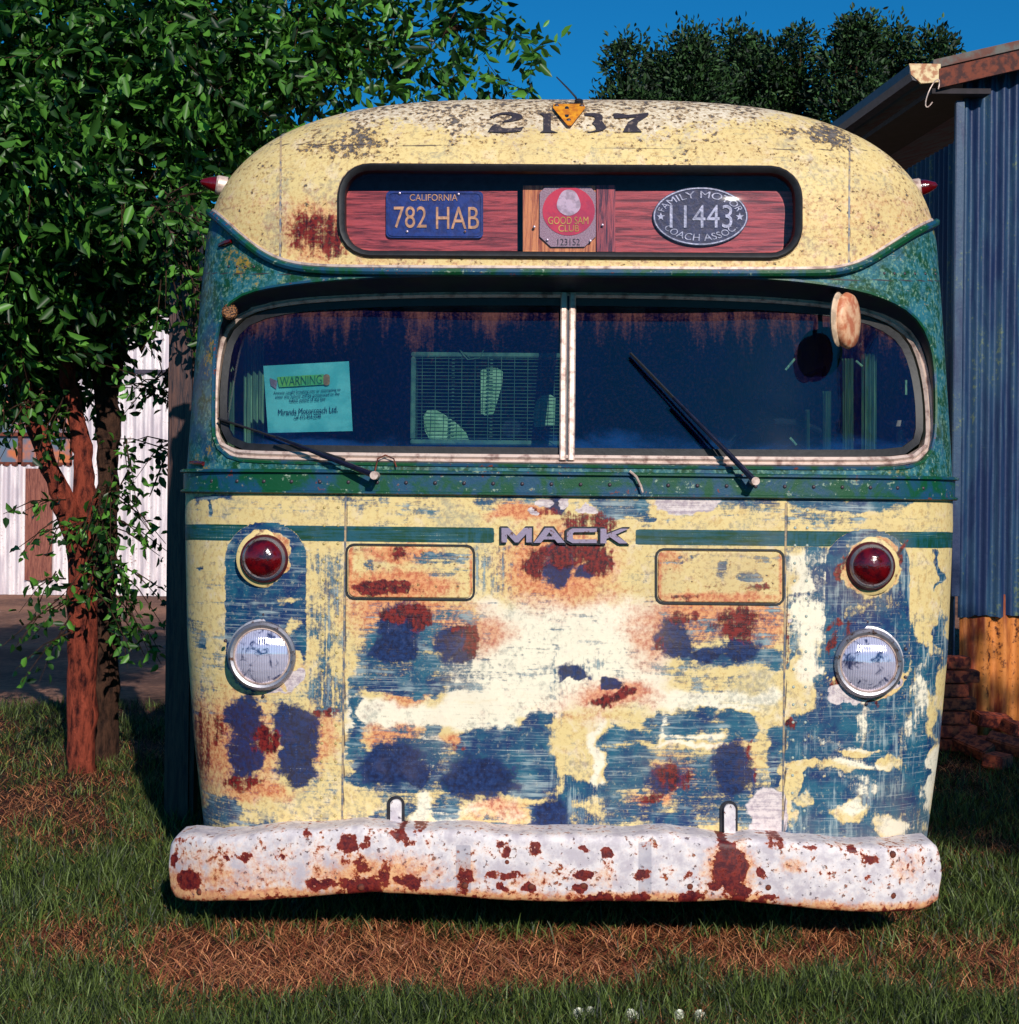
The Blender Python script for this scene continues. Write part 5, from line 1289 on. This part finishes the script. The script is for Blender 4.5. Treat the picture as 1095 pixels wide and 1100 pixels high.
# ================================================================== TREES
def bark_mat(name, c1, c2):
    m, nt, out = newmat(name); N = NT(nt); co = N.coord()
    a = N.noise(N.mapping(co, (26, 26, 7)), 1, 8, .75, 1.2); b = N.vor(N.mapping(co, (30, 30, 8)), 1)
    h = N.m('ADD', a, N.m('MULTIPLY', b, .5))
    f = N.noise(N.mapping(co, (60, 60, 30)), 1, 6, .75)
    N.out(N.bsdf(N.mix(N.ss(N.m('ADD', N.m('MULTIPLY', h, .6), N.m('MULTIPLY', f, .5)), .5, .82), c1, c2), .9, 0, N.bump(N.m('ADD', h, N.m('MULTIPLY', f, .5)), .03), .15), out); return m
BARK = bark_mat('red_brown_bark', s2l(44, 18, 22), s2l(158, 74, 56)); BARK2 = bark_mat('dark_bark', s2l(30, 22, 22), s2l(84, 58, 46))
def leaves_mesh(name, P, D, S, mat, parent, fold=.25, wr=.42, loc=(0, 0, 0)):
    n = len(P); D = D/np.linalg.norm(D, axis=1, keepdims=True)
    r = rng.normal(size=(n, 3)); B = np.cross(D, r); B /= np.linalg.norm(B, axis=1, keepdims=True); Nn = np.cross(B, D)
    S = S[:, None]; w = S*wr
    pts = [P, P+D*S*.3-B*w*.42+Nn*w*fold, P+D*S*.65-B*w*.40+Nn*w*fold, P+D*S-Nn*S*.08, P+D*S*.65+B*w*.40+Nn*w*fold, P+D*S*.3+B*w*.42+Nn*w*fold]
    V = np.stack(pts, 1).reshape(-1, 3)-np.array(loc)[None]
    i = np.arange(n)[:, None]*6
    Fq = np.concatenate([i+np.array([[0, 1, 2, 3]]), i+np.array([[0, 3, 4, 5]])])
    t = np.repeat(rng.uniform(0, 1, n)**1.8, 6); A = np.stack([t, t, t, 1+0*t], 1)
    return mkmesh(name, V, Fq, mat, parent, False, {'tint': A})
LEAF = leaf_mat('broad_leaf', s2l(12, 46, 20), s2l(100, 160, 60), .3, .42)
LEAFD = leaf_mat('evergreen_leaf', s2l(6, 24, 12), s2l(60, 96, 46), .15, .6)
tb = W(86, 836, 8.0); tloc = (tb[0], 8.0, 0)
tree = empty('leaning_tree', tloc, 0, 'leafy multi-stemmed tree with red-brown bark left of the bus', 'tree')
def wp(l): return [Vector(W(a, b, Y))-Vector(tloc) for a, b, Y in l]
def stem(pts, r0, r1, mat, name='trunk', bumps=.018):
    P = wp(pts); Q = []
    for i in range(len(P)-1):
        for k in range(6):
            t = k/6; p_1 = P[max(i-1, 0)]; p0 = P[i]; p1 = P[i+1]; p2 = P[min(i+2, len(P)-1)]
            Q.append(.5*((2*p0)+(-p_1+p1)*t+(2*p_1-5*p0+4*p1-p2)*t*t+(-p_1+3*p0-3*p1+p2)*t**3))
    Q.append(P[-1]); n = len(Q); rad = [r0+(r1-r0)*(i/(n-1))**.8 for i in range(n)]
    m = MB().tube(Q, rad, 14)
    rr = np.array(m.v); nz = fbm(rr[:, 0]*9+rr[:, 1]*4, rr[:, 2]*11, 6, 4)-.5; ctr = np.repeat(np.array([tuple(q) for q in Q]), 14, 0)
    d = rr-ctr; d /= (np.linalg.norm(d, axis=1, keepdims=True)+1e-6); m.v = [tuple(v) for v in rr+d*nz[:, None]*bumps*3]
    return m.build(name, mat, tree, True, angle=80)
stem([(88, 850, 8), (87, 820, 8), (88, 740, 8), (90, 660, 8), (88, 610, 8), (84, 570, 8.0)], .082, .068, BARK)
stem([(84, 585, 8), (70, 545, 7.95), (55, 510, 7.9), (43, 470, 7.9), (28, 425, 7.9), (10, 350, 7.9), (-10, 220, 7.8), (-20, 80, 7.8)], .065, .025, BARK)
stem([(88, 590, 8), (92, 530, 8), (88, 480, 8.05), (80, 440, 8.1), (72, 395, 8.1), (75, 320, 8), (85, 200, 8), (70, 60, 8)], .062, .022, BARK)
stem([(113, 840, 8.3), (112, 740, 8.3), (112, 640, 8.3), (114, 560, 8.3), (116, 480, 8.3), (120, 410, 8.3), (135, 340, 8.2), (160, 270, 8.1), (200, 180, 8), (250, 90, 8)], .085, .03, BARK2)  # rear stems: their shade is put into the darker bark colour
stem([(116, 480, 8.3), (108, 420, 8.3), (104, 360, 8.2), (120, 250, 8), (150, 120, 7.9)], .05, .02, BARK2)
stem([(200, 180, 8), (300, 100, 8), (400, 50, 8.1), (500, 30, 8.2), (570, 40, 8.2)], .03, .008, BARK2, 'branch')
stem([(250, 90, 8), (350, 20, 8), (450, -20, 8.1), (560, -10, 8.2)], .025, .008, BARK2, 'branch')
clumps = [(40, 40, 7.4, .62, 1.1), (40, 170, 7.2, .55, 1.0), (150, 60, 7.4, .6, 1.1), (150, 180, 7.4, .5, 1), (240, 60, 7.6, .5, 1), (230, 150, 7.7, .35, .9), (310, 30, 7.8, .42, 1), (290, 95, 7.8, .30, .9), (380, 15, 8.0, .32, .8), (400, 50, 8.0, .22, .7), (450, 30, 8.1, .26, .7), (500, 15, 8.1, .25, .6), (545, 25, 8.2, .17, .6), (520, 75, 8.0, .17, .7), (560, 60, 8.1, .10, .6), (455, 85, 8.0, .17, .8), (490, 92, 8.0, .14, .8), (560, 92, 8.1, .08, .5), (345, 60, 7.9, .2, .8), (370, 100, 8., .06, .5), (420, 108, 8.0, .09, .6),
          (-80, 100, 7.4, .7, .8), (-60, 260, 7.5, .5, .9), (30, 280, 7.5, .42, 1), (110, 280, 7.9, .38, 1), (170, 240, 8.0, .3, 1), (190, 280, 8.0, .14, .8), (25, 360, 7.6, .28, .8), (80, 350, 8.2, .22, .9), (20, 420, 7.6, .14, .5), (60, 380, 8.6, .3, .9), (100, 320, 8.8, .35, .9), (20, 330, 8.6, .45, 1.2), (15, 430, 8.7, .2, 1.1), (50, 440, 8.7, .12, 1), (85, 395, 8.8, .16, 1), (10, 390, 8.5, .3, 1.2), (60, 330, 8.7, .4, 1.2), (40, 260, 8.8, .5, 1.2), (120, 280, 8.7, .3, 1.2), (-40, 380, 8.5, .4, 1), (150, 250, 8.8, .35, .9), (205, 215, 8.2, .2, .9), (90, 400, 8.8, .16, .8), (150, -120, 7.6, .6, .6), (320, -130, 7.9, .6, .6), (480, -110, 8.1, .5, .6), (60, -160, 7.6, .7, .6), (190, 120, 8.6, .7, .9), (60, 120, 8.8, .9, .9), (60, 300, 8.9, .5, .8)]
LP, LD, LS = [], [], []; tw = MB()
for ci, (cx_, cy_, Y_, R_, dn) in enumerate(clumps):
    c = Vector(W(cx_, cy_, Y_)); nt_ = int(95*dn*(R_/.4)**2.2)
    for k in range(max(nt_, 4)):
        v = rng.normal(size=3); v /= np.linalg.norm(v); r_ = R_*rng.uniform(.25, 1)**.6
        s0_ = np.array(c)+v*r_*np.array([1, 1, .85])*.75
        d = v*.6+rng.normal(size=3)*.5+np.array([0, -.1, -.25]); d /= np.linalg.norm(d); ln = rng.uniform(.14, .34)
        if ci % 1 == 0 and k % 2 == 0: tw.tube([s0_, s0_+d*ln*.5, s0_+d*ln+np.array([0, 0, -.02])], [.0025, .002, .001], 3, False)
        m_ = int(ln/.026)
        t = (np.arange(m_)+.5)/m_; pp = s0_[None]+d[None]*ln*t[:, None]+rng.normal(size=(m_, 3))*.008
        side = np.cross(d, rng.normal(size=3)); side /= np.linalg.norm(side); sg = np.where(np.arange(m_) % 2 == 0, 1, -1)[:, None]
        LP.append(pp); LD.append(d[None]*.6+side[None]*sg*.8+rng.normal(size=(m_, 3))*.25+np.array([[0, -.05, -.2]])); LS.append(rng.uniform(.035, .115, m_))
LP, LD, LS = np.concatenate(LP), np.concatenate(LD), np.concatenate(LS)
cr_ = leaves_mesh('crown', LP, LD, LS, LEAF, tree, loc=tloc); print('leaves', len(LP))
m = MB(); m.v = [tuple(np.array(v)-np.array(tloc)) for v in tw.v]; m.f = tw.f; tag(m.build('twigs', BARK2, tree), kind='stuff')
# hanging shoots over the white wall and round the trunk
LP, LD, LS = [], [], []; tw = MB()
shoots = [((190, 340), (140, 365), 7.6), ((185, 420), (132, 412), 7.6), ((182, 400), (145, 440), 7.6), ((180, 390), (160, 445), 7.6), ((185, 475), (125, 485), 7.7), ((186, 470), (150, 520), 7.7), ((135, 480), (140, 530), 7.7), ((120, 530), (175, 585), 7.7), ((110, 560), (172, 600), 7.7), ((120, 600), (176, 650), 7.7), ((110, 620), (160, 700), 7.7), ((120, 660), (150, 720), 7.8), ((165, 340), (170, 320), 7.6), ((150, 310), (175, 340), 7.6), ((70, 620), (40, 660), 7.7), ((80, 640), (25, 690), 7.7), ((75, 660), (35, 720), 7.7), ((70, 560), (30, 590), 7.7), ((60, 540), (20, 560), 7.6), ((90, 560), (60, 600), 7.7), ((110, 520), (90, 580), 7.7), ((120, 500), (100, 600), 7.7), ((110, 540), (130, 620), 7.7), ((50, 420), (10, 470), 7.6), ((70, 430), (40, 500), 7.6), ((110, 600), (80, 650), 7.7), ((130, 620), (145, 680), 7.8), ((185, 300), (205, 262), 7.4), ((195, 290), (188, 240), 7.4), ((190, 225), (196, 300), 6.5), ((205, 220), (208, 290), 6.5), ((180, 230), (186, 350), 6.5), ((200, 230), (199, 380), 6.5), ((210, 225), (190, 270), 6.4), ((175, 215), (215, 240), 6.4), ((180, 260), (205, 330), 6.4), ((170, 225), (200, 250), 6.3), ((215, 200), (180, 235), 6.3)]
for (a, b, Y_) in shoots:
    A0 = np.array(W(a[0], a[1], Y_+.15)); B0 = np.array(W(b[0], b[1], Y_))
    for rep in range(3):
        A_ = A0+rng.normal(size=3)*.03; B_ = B0+rng.normal(size=3)*.06; d = B_-A_; ln = np.linalg.norm(d); m_ = max(5, int(ln/.03))
        mid = (A_+B_)/2+np.array([0, 0, .03]); tw.tube([A_, mid, B_], [.004, .003, .0015], 4, False)
        t = (np.arange(m_)+.5)/m_; pp = A_[None]*(1-t[:, None])+B_[None]*t[:, None]+rng.normal(size=(m_, 3))*.015
        side = np.cross(d/ln, rng.normal(size=3)); side /= np.linalg.norm(side); sg = np.where(np.arange(m_) % 2 == 0, 1, -1)[:, None]
        LP.append(pp); LD.append(d[None]/ln*.5+side[None]*sg+rng.normal(size=(m_, 3))*.3+np.array([[0, 0, -.2]])); LS.append(rng.uniform(.04, .07, m_))
LP, LD, LS = np.concatenate(LP), np.concatenate(LD), np.concatenate(LS)
leaves_mesh('low_shoots', LP, LD, LS, LEAF, tree, loc=tloc, wr=.55)
m = MB(); m.v = [tuple(np.array(v)-np.array(tloc)) for v in tw.v]; m.f = tw.f; tag(m.build('shoot_stems', BARK2, tree), kind='stuff')
st_loc = (4.3, 1.0, 0)  # unseen tree, added to cast the shade on shed and grass
shade = empty('shade_tree', st_loc, 0, 'leafy tree standing out of view to the right of the photographer and shading the shed', 'tree')
MB().tube([(0, 0, -.1), (.05, 0, 1.6), (0, .05, 3.2), (.1, 0, 4.6)], [.17, .13, .09, .03], 12).build('trunk', BARK2, shade, True)
P_, D_ = [], []
for (x, y, z, R_) in [(-.2, 0, 3.2, .7), (.5, .2, 3.4, .8), (0, .2, 4.1, .8), (.9, 0, 4.2, .7), (-.5, -.3, 3.8, .6), (.3, 0, 4.9, .7), (1.2, .5, 3.4, .7), (-.1, .3, 2.6, .5), (.9, -.3, 2.8, .5)]:
    v = rng.normal(size=(1500, 3)); v /= np.linalg.norm(v, axis=1, keepdims=True); P_.append(np.array([[x, y, z]])+v*R_*rng.uniform(.2, 1, (1500, 1))**.5); D_.append(v+rng.normal(size=(1500, 3)))
leaves_mesh('crown', np.concatenate(P_), np.concatenate(D_), rng.uniform(.07, .12, 13500), LEAF, shade)
# far evergreen trees
def far_tree(px_, top, Y_, wpx, label, seed, nleaf=9000, lean=0):
    r = np.random.default_rng(seed); base = W(px_, 600, Y_); H = W(px_, top, Y_)[2]; wd = wpx/FX*Y_/2
    loc = (base[0], Y_, 0)
    t = empty('evergreen_tree', loc, 0, label, 'tree', 'dark trees behind the bus')
    MB().tube([(0, 0, -.1), (.05, 0, H*.35), (lean*.5, 0, H*.7), (lean, 0, H*.93)], [.22, .17, .09, .02], 10).build('trunk', BARK2, t, True)
    P = []; D = []
    ncl = 70; 
    cl = []
    for k in range(ncl):
        h = r.uniform(.25, .97); prof_ = math.sqrt(max(0.02, 1-((h-.55)/.47)**2)); rad = wd*prof_*r.uniform(.2, 1.0); a = r.uniform(0, 2*math.pi)
        cl.append((rad*math.cos(a)+lean*h, rad*math.sin(a), H*h, r.uniform(.26, .52)*(.55+.6*prof_)))
    cl.append((lean, 0, H*.97, .22)); br = MB()
    for (x, y, z, R_) in cl:
        br.tube([(lean*z/H, 0, z*.82), (x*.5, y*.5, z*.9), (x, y, z)], [.05, .03, .01], 5, False)
        n = int(3.0*nleaf/ncl*(R_/.4)**1.6); v = r.normal(size=(n, 3)); v /= np.linalg.norm(v, axis=1, keepdims=True)
        rr = R_*r.uniform(.1, 1, n)**.45*(1+.35*r.normal(size=n).clip(-1, 1.5)*.6)
        P.append(np.array([[x, y, z]])+v*rr[:, None]*np.array([[1, 1, 1.05]])); D.append(v+r.normal(size=(n, 3))*.6+np.array([[0, 0, .3]]))
    br.build('limbs', BARK2, t)
    P = np.concatenate(P); D = np.concatenate(D); leaves_mesh('crown', P, D, r.uniform(.05, .12, len(P)), LEAFD, t, wr=.5)
for a in [(678, 36, 24, 52, 'dark evergreen tree at the left end of the row above the bus roof', 1, 8000, -.15), (702, 52, 25, 60, 'shorter dark tree second from the left above the roof', 2, 7000), (735, 32, 24.5, 80, 'dark tree third from the left with a narrow pointed top', 3, 9000, .1),
          (790, 28, 26, 96, 'broad dark tree in the middle of the row above the roof', 4, 12000), (848, 24, 25, 84, 'dark tree right of the middle with a ragged double top', 5, 11000), (905, 17, 24, 104, 'tallest dark tree of the row, left of the shed eave', 6, 13000, .1), (960, 32, 25, 70, 'dark tree rising just behind the shed gutter', 7, 9000), (1002, 28, 24, 36, 'narrow tree top peeking over the end of the shed eave', 8, 6000)]:
    far_tree(*a)

# ================================================================== LIGHT, SKY, CAMERA
AZ, EL = math.radians(16.5), math.radians(28)      # sun behind the camera, to its right
sd = Vector((math.sin(AZ)*math.cos(EL), -math.cos(AZ)*math.cos(EL), math.sin(EL)))
su = bpy.data.lights.new('sun', 'SUN'); su.energy = 4.6; su.angle = math.radians(.5); su.color = (1, .92, .82)
so = bpy.data.objects.new('sun', su); C.objects.link(so); so.rotation_euler = sd.to_track_quat('Z', 'Y').to_euler(); so.location = (3, -6, 6)
w = bpy.data.worlds.new('World'); sc.world = w; w.use_nodes = True; nt = w.node_tree; nt.nodes.clear(); N = NT(nt)
sky = N.n('ShaderNodeTexSky', sky_type='NISHITA', sun_disc=False, sun_elevation=EL, sun_rotation=math.atan2(sd.x, sd.y), altitude=0.0, air_density=1.0, dust_density=.3, ozone_density=3.0)
tint = N.mix(1.0, sky.outputs[0], (.045, .50, .80), 'MULTIPLY')
bg = N.n('ShaderNodeBackground', ins={0: tint, 1: .11}); out = N.n('ShaderNodeOutputWorld'); nt.links.new(bg.outputs[0], out.inputs[0])
cam = bpy.data.cameras.new('camera'); co = bpy.data.objects.new('camera', cam); C.objects.link(co)
cam.sensor_width = 36; cam.sensor_fit = 'HORIZONTAL'; cam.lens = 36*FX/1095; cam.shift_y = -(550-HY)/1095*1.0
cam.clip_end = 2000; cam.clip_start = .05
M = Matrix(((cr, -sr, 0, 0), (0, 0, -1, 0), (sr, cr, 0, EYE), (0, 0, 0, 1))); co.matrix_world = M
sc.camera = co
sc.view_settings.view_transform = 'Standard'; sc.view_settings.look = 'None'; sc.view_settings.exposure = 0; sc.view_settings.gamma = 1
